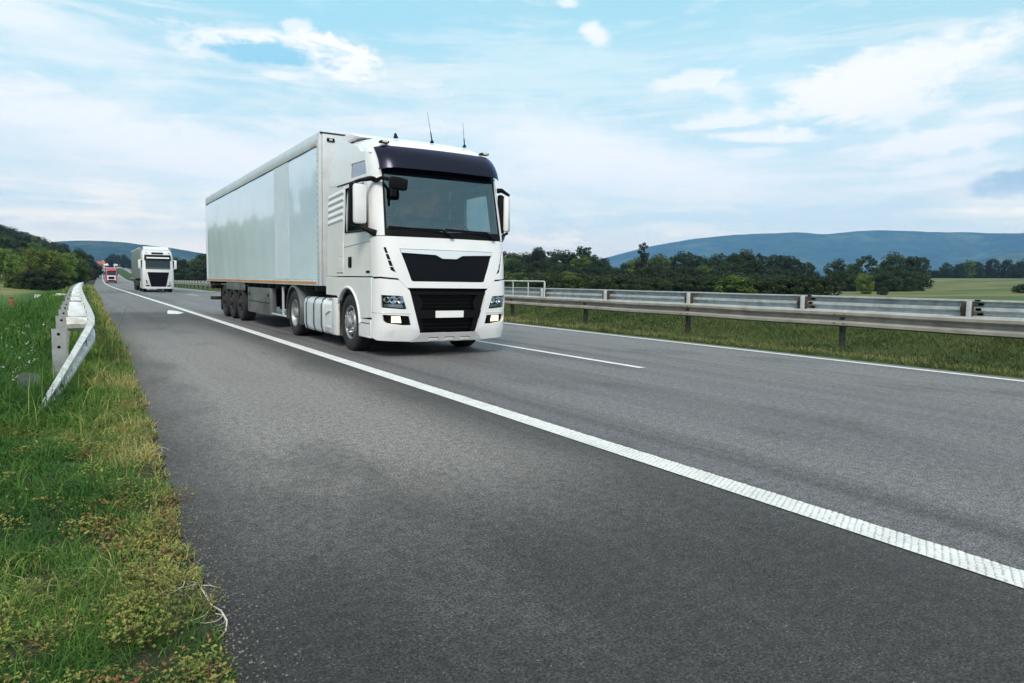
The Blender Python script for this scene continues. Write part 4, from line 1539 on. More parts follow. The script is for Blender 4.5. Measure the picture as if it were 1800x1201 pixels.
# ------------------------------------------------------------------ trucks farther down the road
def far_truck(name, label, x, Y, cabm, bodym, grille, style, rz=0.0):
    T = empty(name, (x, Y, float(zr(Y))), rz)
    tag(T, label, 'truck')
    m = MB()                                                        # cab hull: rounded, leaning front
    rows = [(.30, 0.02, 1.20), (.55, -.03, 1.23), (1.0, -.03, 1.24), (1.75, .0, 1.24), (1.95, .05, 1.23), (2.95, .28, 1.20), (3.2, .36, 1.18), (3.55, .75, 1.12), (3.72, 1.2, 1.02)]
    pl = [(-1, 2.3), (-1, .35), (-.97, .13), (-.88, .04), (-.5, .0), (0, -.02), (.5, 0), (.88, .04), (.97, .13), (1, .35), (1, 2.3)]
    V, F = [], []
    for z, y, w in rows:
        for a, b in pl:
            V.append((a * w, b + y * (1 - min(1, b / 2.3)), z))
    n = len(pl)
    for i in range(len(rows) - 1):
        for j in range(n):
            F.append((i * n + j, i * n + (j + 1) % n, (i + 1) * n + (j + 1) % n, (i + 1) * n + j))
    F.append(tuple((len(rows) - 1) * n + j for j in range(n)))
    m.add(V, F)
    m.build('cab', cabm, T, angle=40)

    def fy(z, x=0):
        return float(np.interp(z, [r[0] for r in rows], [r[1] for r in rows])) - .02 + .04 * (x / .88) ** 2

    def fpan(nm, poly, mt, off=.02, par=T, th=.03):
        m = MB()
        bm = bmesh.new()
        bm.faces.new([bm.verts.new((a, 0, b)) for a, b in poly])
        for c in (-.88, -.6, -.3, 0, .3, .6, .88):
            bmesh.ops.bisect_plane(bm, geom=bm.verts[:] + bm.edges[:] + bm.faces[:], plane_co=(c, 0, 0), plane_no=(1, 0, 0))
        for c in (1.0, 1.75, 1.95, 2.95, 3.2):
            bmesh.ops.bisect_plane(bm, geom=bm.verts[:] + bm.edges[:] + bm.faces[:], plane_co=(0, 0, c), plane_no=(0, 0, 1))
        for v in bm.verts:
            v.co.y = fy(v.co.z, v.co.x) - off + (.10 * max(0, (abs(v.co.x) - .9) / .25) ** 2)
        ex = bmesh.ops.extrude_face_region(bm, geom=bm.faces[:])
        for g in ex['geom']:
            if isinstance(g, bmesh.types.BMVert):
                g.co.y += th + off
        m.from_bm(bm)
        return m.build(nm, mt, par, angle=30)

    fpan('windshield', [(-1.08, 1.98), (1.08, 1.98), (1.05, 2.92), (-1.05, 2.92)], WINDARK)
    if style == 'a':
        fpan('sun_visor', [(-1.05, 2.78), (1.05, 2.78), (1.02, 3.22), (-1.02, 3.22)], GLOSSB, .10)
        fpan('visor_stripe', [(-.86, 2.90), (.92, 2.90), (.90, 3.02), (-.86, 3.02)], WHITE2, .115, T, .02)
        fpan('cowl_strip', [(-.92, 2.02), (.92, 2.02), (.92, 2.10), (-.92, 2.10)], MUDG, .035)
        fpan('roof_sign', [(-.45, 3.28), (.45, 3.28), (.45, 3.44), (-.45, 3.44)], GLOSSB, .03)
        fpan('grille', [(-.84, 1.72), (-.58, .48), (.58, .48), (.84, 1.72)], GLOSSB, .03)
        fpan('bumper_lip', [(-1.14, .30), (1.14, .30), (1.14, .46), (-1.14, .46)], WHITE, .05)
    else:
        fpan('sun_visor', [(-1.0, 2.86), (1.0, 2.86), (.98, 3.05), (-.98, 3.05)], GLOSSB, .10)
        fpan('front_panel', [(-.98, 1.86), (-.80, .80), (.80, .80), (.98, 1.86)], WHITE2, .02)
        fpan('grille', [(-.72, 1.62), (-.58, .95), (.58, .95), (.72, 1.62)], GLOSSB, .035)
        fpan('lower_intake', [(-.72, .74), (-.66, .36), (.66, .36), (.72, .74)], BLACK, .03)
    for sg in (-1, 1):
        fpan('headlight', [(sg * .86, 1.02), (sg * 1.12, 1.12), (sg * 1.13, .78), (sg * .78, .72)], CHROME if style == 'a' else WHITE2, .03)
        if style == 'a':
            fpan('fog_light', [(sg * .70, .60), (sg * 1.10, .62), (sg * 1.10, .52), (sg * .68, .50)], BLACK, .03)
            m = MB()
            m.lathe([(0, .05), (-.05, .05), (-.05, 0)], (sg * .88, .35, 3.38), 'y', 10)
            m.build('roof_lamp', MUDG, T)
        m = MB()
        m.box(sg * 1.40 - .10, sg * 1.40 + .10, .28, .46, 2.02, 2.78, .05)
        m.tube([(sg * 1.2, .35, 2.8), (sg * 1.38, .36, 2.74)], .04, 6)
        m.tube([(sg * 1.2, .35, 2.0), (sg * 1.38, .36, 2.06)], .04, 6)
        m.build('mirror', WHITE2 if style == 'a' else BLACK, T)
        m = MB()
        m.box(*sorted((sg * 1.235, sg * 1.25)), .55, 1.5, 2.05, 2.8, .004)
        m.build('door_window', WINDARK, T)
        m = MB()
        m.lathe([(-.15, .30), (-.15, .49), (-.12, .51), (.12, .51), (.15, .49), (.15, .30), (.10, .27), (.08, .12), (.08, 0)], (sg * 1.03, 1.45, .51), 'x', 20, sign=sg)
        m.build('wheel', RUBBER, T)
        for yy_ in (5.0, 10.6, 11.9, 13.2):
            m = MB()
            m.lathe([(-.18, .0), (-.18, .49), (-.15, .51), (.15, .51), (.18, .49), (.18, .30), (.10, .27), (.08, 0)], (sg * 1.0, yy_, .51), 'x', 16, sign=sg)
            m.build('wheel', RUBBER, T)
        m = MB()
        m.box(*sorted((sg * .6, sg * 1.18)), 2.6, 4.2, .3, .9, .06)
        m.build('fuel_tank', TANKM, T)
        m = MB()
        m.box(*sorted((sg * 1.1, sg * 1.2)), 5.9, 10.0, .45, .95, .02)
        m.build('side_guard', DARK, T)
    m = MB()
    m.box(-1.25, 1.25, 2.95, 16.4, 1.15, 3.9 if style == 'a' else 3.85, .03)
    b = m.build('trailer_body', bodym, T)
    m = MB()
    for sg in (-1, 1):
        m.box(*sorted((sg * 1.24, sg * 1.262)), 2.95, 16.4, 3.80, 3.93, .01)
    m.build('trailer_rail', TRAIL, b)
    m = MB()
    m.box(-.9, .9, .5, 16, .5, 1.15)
    m.build('chassis', DARK, T)
    if style == 'a':
        m = MB()
        m.prism([(1.0, 3.68), (1.9, 3.95), (2.4, 4.0), (2.4, 3.6)], -1.0, 1.0, 'x')
        m.build('roof_deflector', WHITE, T, bevel=.05)
    else:
        m = MB()
        m.prism([(.6, 3.45), (1.4, 3.80), (2.4, 3.9), (2.4, 3.3)], -1.15, 1.15, 'x')
        m.build('roof_deflector', REDCAB, T, bevel=.06)
    return T


far_truck('articulated_truck', 'white truck with black trapezoid grille and grey trailer, second in line behind the big truck', 6.13, 68.0, pmat('road_dulled_white', (.60, .61, .62), .4, coat=.3, dirt=(.45, .45, .44)), GREYT, GLOSSB, 'a', -.012)
far_truck('articulated_truck', 'small red-cabbed truck, farthest away on the road', 7.65, 201.0, REDCAB, BLACK, GLOSSB, 'b', -.03)


# ------------------------------------------------------------------ guardrails
def wprofile(face, h=.31, t=.004):
    """W section; face: +1 bulges towards +x. Open line turned into a thin closed loop"""
    pts = [(0.0, .5), (.035, .46), (.095, .40), (.095, .24), (.045, .15), (-.01, .09), (-.01, -.09), (.045, -.15), (.095, -.24), (.095, -.40), (.035, -.46), (0.0, -.5)]
    a = [(face * x, z * h) for x, z in pts]
    b = [(face * (x - t), z * h) for x, z in reversed(pts)]
    return a + b


def bolts(m, x, y, z, sg):
    for dy in (-.10, .10):
        for dz in (-.085, .085):
            m.lathe([(0, .016), (.010, .014), (.012, 0)], (x, y + dy, z + dz), 'x', 6, sign=sg)


def post_section(m, x, y, z0, z1, sg, w=.10, d=.055, t=.006):
    """C-shaped post, open side to sg*y"""
    m.box(x - w / 2, x + w / 2, y - t / 2, y + t / 2, z0, z1)
    for s_ in (-1, 1):
        m.box(x + s_ * (w / 2 - t / 2) - t / 2, x + s_ * (w / 2 - t / 2) + t / 2, *sorted((y + sg * t / 2, y + sg * d)), z0, z1)


def gx(u, Y):
    return u + float(xc(Y))


# median rail beside our carriageway
G = empty('guardrail', (12.5, 8.07, 0))
tag(G, 'low weathered guardrail on dark brown posts, along the right edge of the road', 'guardrail')
gl = Vector(G.location)
st = [8.07 + 4.03 * i for i in range(-7, 74)]
beam_me, post_me, bolt_me = {}, None, None
for i, Y in enumerate(st[:-1]):
    Y1 = st[i + 1]
    m = MB()
    ov = .16
    path = []
    for yy2 in np.linspace(Y - ov, Y1 + .0, 3):
        path.append(((gx(12.50, yy2) - gl.x - (.0015 if i % 2 else 0), yy2 - gl.y, float(zr(yy2)) + .625 - gl.z + .006 * math.sin(yy2 * 1.7) - .0), (1, 0, 0), (0, 0, 1)))
    m.sweep(wprofile(-1), path)
    m.build('rail_beam', GALVD, G, angle=25)
    p = MB()
    zg = float(ground(gx(12.56, Y), Y))
    post_section(p, 0, 0, -.35, float(zr(Y)) + .73 - zg, 1, .11, .06, .012)
    p.build('post', POSTD, G, angle=None, loc=(gx(12.575, Y) - gl.x, Y - gl.y, zg - gl.z))
    if Y < 60:
        b = MB()
        bolts(b, gx(12.50, Y) - gl.x - .096, Y - gl.y + .0, float(zr(Y)) + .625, -1)
        tag(b.build('bolt', RUST, G, angle=None), kind='stuff')
        b = MB()
        b.box(gx(12.50, Y) - gl.x - .0, gx(12.50, Y) - gl.x + .02, Y - gl.y - .05, Y - gl.y + .05, float(zr(Y)) + .50, float(zr(Y)) + .75)
        b.build('bracket', RUST, G)

# far rail of the median, seen from the back
G2 = empty('guardrail', (16.1, 7.5, 0))
tag(G2, 'taller bright galvanised guardrail with rusty spacers, behind the weathered rail', 'guardrail')
gl2 = Vector(G2.location)
st = [7.5 + 4.03 * i for i in range(-6, 74)]
for i, Y in enumerate(st[:-1]):
    Y1 = st[i + 1]
    m = MB()
    path = []
    for yy2 in np.linspace(Y - .12, Y1, 3):
        path.append(((gx(16.36, yy2) - gl2.x, yy2 - gl2.y, float(zr(yy2)) + .80 + .004 * math.sin(yy2 * 1.3)), (1, 0, 0), (0, 0, 1)))
    m.sweep(wprofile(1, .33), path)
    m.build('rail_beam', GALV, G2, angle=25)
    m = MB()
    path = [((p_[0] - .02, p_[1], p_[2] + .205), a_, b_) for (p_, a_, b_) in [(Vector(q[0]), q[1], q[2]) for q in path]]
    m.sweep([(-.045, 0), (.075, 0), (.075, -.035), (.068, -.035), (.068, -.007), (-.038, -.007), (-.038, -.035), (-.045, -.035)], path)
    m.build('top_rail', GALV, G2, angle=25)
    zg = float(ground(gx(16.1, Y), Y))
    ht = float(zr(Y)) + .985 - zg
    p = MB()
    post_section(p, 0, 0, -.3, ht, 1, .10, .055, .010)
    p.build('post', GALV, G2, angle=None, loc=(gx(16.13, Y) - gl2.x, Y - gl2.y, zg))
    p = MB()
    p.box(-.085, .085, .012, .20, -.15, .165, .008)
    p.box(-.09, .09, .20, .212, -.05, .05)
    p.build('spacer', RUST, G2, loc=(gx(16.24, Y) - gl2.x, Y - gl2.y, float(zr(Y)) + .80))

# pipe handrail of the culvert bridge
G3 = empty('bridge_railing', (16.1, 23.4, 0))
tag(G3, 'pipe handrail standing above the galvanised rail, its end beside the big truck', 'railing')
g3 = Vector(G3.location)
m = MB()
m.tube([(0, 0, .9), (0, .0, 1.20), (0, .03, 1.255), (0, .10, 1.265), (0, 12, 1.265), (0, 30, 1.265)], .028, 8)
m.build('handrail_pipe', GALV, G3)
for i in range(26):
    m = MB()
    y = .02 + i * 1.2
    m.tube([(0, y, .25), (0, y, 1.26)], .022 if i else .032, 8)
    m.build('baluster', GALV, G3)

# left guardrail with its turned-down end
G4 = empty('guardrail', (0, 9.0, 0))
tag(G4, 'white weathered guardrail on the left verge with its near end bent into the ground', 'guardrail')


def rail4(Y):
    """path of the left rail: (x, z of mid-height)"""
    z = float(np.interp(Y, [6.6, 9.75, 10.05, 10.6, 12, 400], [-.16, .475, .535, .565, .575, .575]))
    x = float(np.interp(Y, [6.6, 9.75, 10.1, 11, 13, 20, 400], [-.44, .075, .125, .138, .14, .13, .15]))
    return x + float(xc(Y)), z + float(zr(Y))


ysl = [6.6, 6.9] + list(np.arange(7.1, 13.3, .2)) + [13.0]
ysl = sorted(set(np.round(ysl, 2)))
segs = [[y for y in ysl if y <= 9.05], [y for y in ysl if 8.85 <= y <= 13.05]]
Y = 13.0
while Y < 88:
    segs.append([Y - .12, Y + 2, Y + 4])
    Y += 4
for i, sgm in enumerate(segs):
    m = MB()
    path = []
    for y in sgm:
        x, z = rail4(y)
        x2, z2 = rail4(y + .1)
        tg = Vector((x2 - x, .1, z2 - z)).normalized()
        ax = Vector((1, 0, 0)) - tg * tg.x
        ax.normalize()
        az_ = ax.cross(tg)
        sc_ = float(np.interp(y, [7.0, 9.0, 10.6], [.50, .72, 1.0]))
        path.append(((x - (.002 if i % 2 else 0), y - 9.0, z), ax * (.72 * sc_), (az_ if az_.z > 0 else -az_) * sc_))
    m.sweep(wprofile(1, .31), path)
    m.build('rail_beam', WRAIL, G4, angle=25)
posts4 = [9.05, 11.1, 13.1, 15.1, 17.1] + [17.1 + 4 * i for i in range(1, 18)]
for i, y in enumerate(posts4):
    x, z = rail4(y)
    xp = .135 + float(xc(y)) - .31
    zg = float(ground(xp, y))
    m = MB()
    top = float(zr(y)) + (.70 if i else .66) - zg
    post_section(m, 0, 0, -.4, top, 1, .13, .06, .006)
    po = m.build('post', POSTG, G4, angle=None, loc=(xp, y - 9.0, zg))
    if i < 8:
        for zz in (.06, .20):
            m = MB()
            m.lathe([(0, .0165), (.002, .0165), (.002, 0)], (0, -.0035, top - zz), 'y', 10, sign=-1)
            m.build('bolt_hole', BLACK, po, angle=None)
    if i > 0:
        m = MB()
        zc_ = z + .02
        m.tube([(xp + .06, y - 9.0 + .02, zc_), (xp + .13, y - 9.0 + .02, zc_ + .005), (x - .005, y - 9.0 + .02, zc_)], [.095, .10, .085], 10)
        m.build('spacer', WRAIL if i < 2 else GALV, G4)
        if i < 8:
            m = MB()
            bolts(m, x - .004, y - 9.0, z, -1)
            bolts(m, x + .069, y - 9.0, z, 1)
            tag(m.build('bolt', RUST, G4, angle=None), kind='stuff')
# dark slots in the bent end of the rail
for y in (7.75, 9.45, 10.1):
    x, z = rail4(y)
    m = MB()
    m.box(-.004, .004, -.10, .10, -.022, .022, .002)
    o_ = m.build('slot', DARK, G4, loc=(x + .062, y - 9.0, z + .06))
    o_.rotation_euler = (math.atan2(rail4(y + .2)[1] - rail4(y - .2)[1], .4), 0, 0)
# turned-up far end
x, z = rail4(88.5)
m = MB()
m.sweep(wprofile(1, .31), [((x, 88.4 - 9, z), (1, 0, 0), (0, 0, 1)), ((x - .15, 90.0 - 9, z - .02), (1, 0, 0), (0, 0, 1)), ((x - .5, 91.5 - 9, z - .30), (1, 0, 0), (0, 0, 1))])
m.build('rail_beam', WRAIL, G4, angle=25)

# low things in the verge
P = empty('anchor_plate', (-.43, 8.55, float(ground(-.43, 8.55))))
tag(P, 'low dark steel plate in the grass behind the bent rail end', 'steel plate')
m = MB()
m.prism([(-.10, -.3), (.10, -.3), (.10, .17), (.07, .215), (-.04, .23), (-.10, .20)], -.004, .004, 'y')
m.build('plate', pmat('dull_dark_steel', (.16, .17, .18), .55, .4, var=.3, vscale=7), P, angle=None)
m = MB()
m.box(-.10, -.092, 0, .10, -.3, .20)
m.box(.092, .10, 0, .10, -.3, .17)
m.build('plate_flange', pmat('dull_dark_steel', (.16, .17, .18)), P, angle=None)

m = MB()
m.prism([(-.30, -.6), (.30, -.6), (.30, .30), (.22, .40), (-.18, .43), (-.30, .34)], -.2, .2, 'y')
cb = m.build('culvert_block', CONC, None, bevel=.03)
cp3 = ray(107, 521)
cp3 = CAMP + cp3 * (50 / cp3[1])
cb.location = (float(cp3[0]), 50, -.30)
tag(cb, 'pale concrete culvert block in the grass left of the guardrail', 'concrete block')
m = MB()
m.prism([(-.3, -.2), (.3, -.2), (.24, .16), (-.2, .2)], -.3, .3, 'y')
sb = m.build('concrete_slab', CONC, None, bevel=.02)
sb.location = (-3.0, 78, float(ground(-3.0, 78)) + .12)
tag(sb, 'small pale concrete slab lying out in the meadow', 'concrete block')
RP = empty('marker_post', (-2.75, 43, float(ground(-2.75, 43))))
tag(RP, 'short red marker post standing in the meadow grass', 'post')
m = MB()
m.box(-.07, .07, -.07, .07, -.2, .62, .015)
m.build('post', REDP, RP)
m = MB()
m.box(-.075, .075, -.075, .075, .62, .70, .01)
m.build('cap', RUST, RP)

# house and sheds where the road climbs out of sight
def house(name, label, x, Y, w, d, hw, hr, roofm, rz=0.0, cat='house'):
    H = empty(name, (x, Y, float(ground(x, Y)) - .1), rz)
    tag(H, label, cat)
    m = MB()
    m.box(-w / 2, w / 2, -d / 2, d / 2, -1, hw)
    m.prism([(-d / 2, hw), (d / 2, hw), (0, hw + hr * .97)], -w / 2, w / 2, 'x')
    m.build('wall', WALLW, H, angle=None)
    r_ = MB()
    for sg in (-1, 1):
        r_.add([(-w / 2 - .4, sg * (d / 2 + .5), hw - .25), (w / 2 + .4, sg * (d / 2 + .5), hw - .25), (w / 2 + .4, 0, hw + hr), (-w / 2 - .4, 0, hw + hr),
                (-w / 2 - .4, sg * (d / 2 + .5), hw - .05), (w / 2 + .4, sg * (d / 2 + .5), hw - .05), (w / 2 + .4, 0, hw + hr + .2), (-w / 2 - .4, 0, hw + hr + .2)],
               [(0, 1, 2, 3), (7, 6, 5, 4), (0, 4, 5, 1), (1, 5, 6, 2), (2, 6, 7, 3), (3, 7, 4, 0)])
    ro = r_.build('roof', roofm, H, angle=None)
    m = MB()
    m.box(w * .2, w * .2 + .6, -.3, .3, hw + hr * .5, hw + hr + .8)
    m.build('chimney', WALLW, ro)
    for x_ in np.linspace(-w * .33, w * .33, 3):
        m = MB()
        m.box(x_ - .5, x_ + .5, -d / 2 - .03, -d / 2 - .005, hw * .35, hw * .75)
        m.build('window', WINDARK, H)
    return H


def at(u, v, Y):
    d = ray(u, v)
    return CAMP + d * (Y / d[1])


hx = float(at(178, 466, 700)[0])
house('house', 'white house with red tiled roof where the road disappears', hx, 700, 5.2, 6, 3.2, 2.6, REDROOF)
for (u, w, lab) in ((186, 2.6, 'small white shed right beside the red-roofed house'), (205, 3.6, 'white shed above the red truck, right of the house'), (213.5, 4.2, 'white shed just left of the broadest gap in the far trees'), (222, 4.6, 'rightmost white shed, low against the dark far trees')):
    hx = float(at(u, 467, 690)[0])
    house('shed', lab, hx, 690, w, 5, 2.6, 1.0, pmat('pale_sheet_roof', (.6, .6, .56), .6), .1, 'shed')


# ------------------------------------------------------------------ trees
def crown_mesh(name, seed, mt, w, h, base, n_cl, per, leaf, shape='round', gap=1.0, seeds=None):
    """crown of many leaf-sized faces in clumps; unit: metres, trunk foot at the origin"""
    r = np.random.default_rng(seed)
    cl = []
    tries = 0
    while len(cl) < n_cl and tries < 6000:
        tries += 1
        p = r.uniform(-1, 1, 3)
        if shape == 'round':
            q = np.linalg.norm(p * [1, 1, 1])
            ok = .35 < q < 1.0
        elif shape == 'poplar':
            q = math.hypot(p[0], p[1]) / (.95 - .5 * (p[2] * .5 + .5) ** 2)
            ok = q < 1
        elif shape == 'cone':
            q = math.hypot(p[0], p[1]) / max(.08, 1.0 - (p[2] * .5 + .5))
            ok = q < 1
        else:                                                        # spreading, several heads
            q = np.linalg.norm(p * [1, 1, .9])
            ok = .25 < q < 1.05 and (p[2] > -.55 or r.random() < .4)
        if ok:
            cl.append((p[0] * w / 2, p[1] * w / 2, base + (p[2] * .5 + .5) * (h - base)))
    cl = np.array(cl)
    size = w * r.uniform(.085, .17, len(cl)) * gap
    C = np.repeat(np.arange(len(cl)), per)
    n = len(C)
    dirs = r.normal(size=(n, 3))
    dirs /= np.linalg.norm(dirs, axis=1)[:, None]
    rad = r.uniform(.35, 1, n) ** .5
    P = cl[C] + dirs * (rad * size[C])[:, None] * [1, 1, .72]
    nrm = dirs * .8 + r.normal(size=(n, 3)) * .6 + [0, 0, .35]
    nrm /= np.linalg.norm(nrm, axis=1)[:, None]
    a = np.cross(nrm, r.normal(size=(n, 3)))
    a /= np.linalg.norm(a, axis=1)[:, None]
    b = np.cross(nrm, a)
    s_ = leaf * r.uniform(.6, 1.25, n)[:, None]
    V = np.stack([P - a * s_ * .5 - b * s_ * .35, P + a * s_ * .15 - b * s_ * .55, P + a * s_ * .6 + b * s_ * .05, P - a * s_ * .05 + b * s_ * .5], 1).reshape(-1, 3)
    T = np.arange(4 * n).reshape(n, 4)
    tint = np.repeat(np.clip(r.uniform(.0, .75, len(cl))[C] + r.uniform(-.18, .28, n), 0, 1), 4)
    return np_mesh(name, V, T, mt, {'tint': tint})


def trunk_mesh(name, seed, h, base, w, r0):
    r = random.Random(seed)
    m = MB()
    top = (r.uniform(-.1, .1) * w, r.uniform(-.1, .1) * w, h * .8)
    m.tube([(0, 0, -.4), (0, 0, .3), (top[0] * .4, top[1] * .4, h * .35), top], [r0 * 1.5, r0, r0 * .7, r0 * .15], 7)
    for i in range(7):
        t = r.uniform(.3, .7)
        a = r.uniform(0, 6.28)
        z0 = max(base * .8, h * .25) + t * (h - base) * .35
        q = (math.cos(a) * w * .36, math.sin(a) * w * .36, z0 + (h - base) * r.uniform(.15, .35))
        s0 = (top[0] * t, top[1] * t, z0)
        m.tube([s0, ((s0[0] + q[0]) * .5, (s0[1] + q[1]) * .5, (s0[2] + q[2]) * .5 + .1), q], [r0 * .45, r0 * .3, r0 * .06], 5)
    o = m.build(name, BARK, None)
    me = o.data
    bpy.data.objects.remove(o)
    return me


KINDS = {}


def kind(key, seed, mt, w, h, base, n_cl, per, leaf, shape='round', gap=1.0, r0=.18):
    KINDS[key] = (crown_mesh('crown', seed, mt, w, h, base, n_cl, per, leaf, shape, gap), trunk_mesh('trunk', seed, h, base, w, r0), h, w)


kind('oak1', 1, LEAFD, 8.5, 10, .6, 120, 80, .30)
kind('oak2', 2, LEAFD, 7.0, 10, .4, 110, 80, .28)
kind('oak3', 3, LEAFM, 8.0, 10, .5, 115, 80, .30)
kind('loose', 4, LEAFD, 6.5, 10, 1.4, 66, 70, .28, 'spread', .85)
kind('tall', 5, LEAFD, 4.4, 10, .6, 80, 70, .26, 'poplar')
kind('bush1', 6, LEAFM, 5.5, 5, -.2, 84, 80, .22)
kind('bush2', 7, LEAFD, 6.0, 4.5, -.3, 90, 80, .22)
kind('pale', 8, LEAFL, 4.6, 5, -.1, 76, 90, .18)
kind('cone', 9, LEAFM, 3.6, 5, -.1, 70, 80, .20, 'cone')
kind('lit', 10, LEAFL, 8.0, 10, .2, 120, 80, .28)


def tree(name, key, x, Y, h, label, cat, group, wmul=1.0, sink=0.0):
    cm, tm, h0, w0 = KINDS[key]
    s_ = h / h0
    o = empty(name, (x, Y, float(ground(x, Y)) - sink), random.uniform(0, 6.28))
    o.scale = (s_ * wmul, s_ * wmul, s_)
    tag(o, label, cat, group)
    link('crown', cm, o)
    link('trunk', tm, o)
    return o


def horizon_v(u):
    return 483.4 + (u - 132) * .01497


def depth_of(x, Y):
    return x * FW[0] + Y * FW[1]


SKY_R = [(880, 440), (895, 438), (920, 450), (945, 436), (990, 444), (1025, 446), (1050, 452), (1062, 462), (1090, 468), (1110, 455), (1150, 446), (1190, 446), (1250, 446), (1300, 441), (1340, 446), (1400, 453), (1430, 464), (1450, 474)]


def place_tree(u, D, top_v, key, label, cat='tree', group=None, wmul=1.0, name='broadleaf_tree', sink=.2):
    """a tree at bearing u and depth D whose real height reaches the bearing's skyline"""
    d = ray(u, horizon_v(u))
    p = CAMP + d * D
    x, Y = float(p[0]), float(p[1])
    zg = float(ground(x, Y))
    h = CAMH + (horizon_v(u) - top_v) * D / FPX - zg
    h = max(1.2, h + sink)
    return tree(name, key, x, Y, h, label, cat, group, wmul, sink)


rnd = random.Random(5)


def wood_label(u, rowname, key):
    look = {'oak1': 'round dark', 'oak2': 'narrow dark', 'oak3': 'mid-green', 'loose': 'gappy dark', 'tall': 'slim upright dark', 'bush1': 'mid-green', 'bush2': 'dark'}[key]
    if u < 895:
        wh = 'behind the big truck'
    elif u < 985:
        wh = 'between truck mirror and tall gappy tree'
    elif u < 1076:
        wh = 'around the tall gappy tree'
    elif u < 1180:
        wh = 'around the tall narrow tree'
    elif u < 1305:
        wh = 'right of the tall narrow tree'
    else:
        wh = 'toward the right end of the wood'
    return f'{look} {rowname}, {wh}'


LR = 'dark green broadleaf tree in the dense wood beyond the two guardrails'
GR_ = 'trees of the wood beyond the median guardrails'
u = 868.0
while u < 1440:
    tv = float(np.interp(u, *zip(*SKY_R))) + rnd.uniform(-3, 7)
    kk = rnd.choice(['oak1', 'oak2', 'oak3', 'oak1', 'tall', 'loose'])
    place_tree(u, rnd.uniform(205, 250), tv, kk, wood_label(u, 'tree on the wood skyline', kk), 'tree', GR_, rnd.uniform(.75, 1.05))
    u += rnd.uniform(10, 17)
u = 862.0
while u < 1440:
    tv = float(np.interp(u, *zip(*SKY_R))) + rnd.uniform(12, 26)
    kk = rnd.choice(['oak1', 'oak2', 'oak2', 'oak3'])
    place_tree(u, rnd.uniform(165, 195), tv, kk, wood_label(u, 'lower tree in the wood front', kk), 'tree', GR_, rnd.uniform(.9, 1.25))
    u += rnd.uniform(13, 22)
u = 865.0
while u < 1430:
    tv = float(np.interp(u, *zip(*SKY_R))) + rnd.uniform(32, 44)
    kk = rnd.choice(['bush2', 'bush2', 'bush1'])
    place_tree(u, rnd.uniform(140, 158), tv, kk, wood_label(u, 'bush at the foot of the wood', kk), 'bush', 'bushes at the foot of the wood', rnd.uniform(1.0, 1.4), 'bush')
    u += rnd.uniform(16, 26)
u = 868.0
while u < 1455:
    kk = rnd.choice(['bush2', 'bush2', 'bush1'])
    place_tree(u, rnd.uniform(70, 92), 483 + (u - 880) * .010 + rnd.uniform(-3, 5), kk, wood_label(u, 'low scrub bush just over the rails', kk), 'bush', 'scrub bushes behind the rails', rnd.uniform(1.0, 1.35), 'bush')
    u += rnd.uniform(15, 24)
place_tree(1025, 215, 433, 'loose', 'tall tree with gaps in its crown, highest of the wood near the truck', wmul=.95)
place_tree(1128, 215, 429, 'tall', 'tall narrow tree standing up against the left end of the blue hill', wmul=.85)
place_tree(946, 210, 434, 'oak2', 'full dark tree rising above the wood, nearest the right truck mirror', wmul=.6)
place_tree(1305, 190, 440, 'oak1', 'dark round treetop rising in the middle of the wood', wmul=.8)
for (u, D, tv, kk, w, lab) in ((1468, 150, 457, 'oak1', .95, 'dark round tree standing apart right of the wood'), (1500, 175, 463, 'oak2', .8, 'smaller dark tree between the round tree and the tall pair'), (1522, 200, 449, 'loose', .9, 'dark tree with a loose crown, left of the dense pair in the field'), (1568, 185, 445, 'oak1', .9, 'biggest dark tree at the field edge, tallest of its clump'), (1596, 190, 450, 'oak2', .9, 'dark tree at the right end of the clump by the field'), (1618, 240, 452, 'oak2', .8, 'dark oval tree just behind the end of the clump')):
    place_tree(u, D, tv, kk, lab, 'tree', None, w)
for (u, D, tv) in ((1545, 160, 476), (1580, 165, 475), (1608, 172, 478), (1490, 155, 482), (1560, 158, 485)):
    place_tree(u, D, tv, 'bush2', 'dark low bush under the clump of trees by the field', 'bush', 'bushes under the clump', 1.15, 'bush')
place_tree(1520, 120, 479, 'pale', 'pale green round bush in front of the dark clump', 'bush', None, .80, 'bush')
place_tree(1552, 112, 504, 'bush2', 'tiny dark bush right of the pale round one', 'bush', None, .8, 'bush')
place_tree(1800, 150, 500, 'bush2', 'dark scrub patch in the dry field at the right edge', 'bush', None, 1.5, 'bush')
for (u, tv) in ((1662, 462), (1684, 463), (1700, 457), (1716, 460), (1742, 455), (1765, 456), (1786, 460), (1803, 455), (1826, 457), (1850, 456)):
    place_tree(u, 430, tv, rnd.choice(['oak1', 'oak2', 'oak3']), 'distant bluish tree in the row along the top of the field', 'tree', 'far trees along the field', .9)
for u in np.arange(1622, 1870, 15):
    place_tree(u + rnd.uniform(-4, 4), 455, 475 + rnd.uniform(-3, 2), 'bush2', 'low dark hedge bush along the top of the field', 'bush', 'far hedge along the field', 1.6, 'bush')

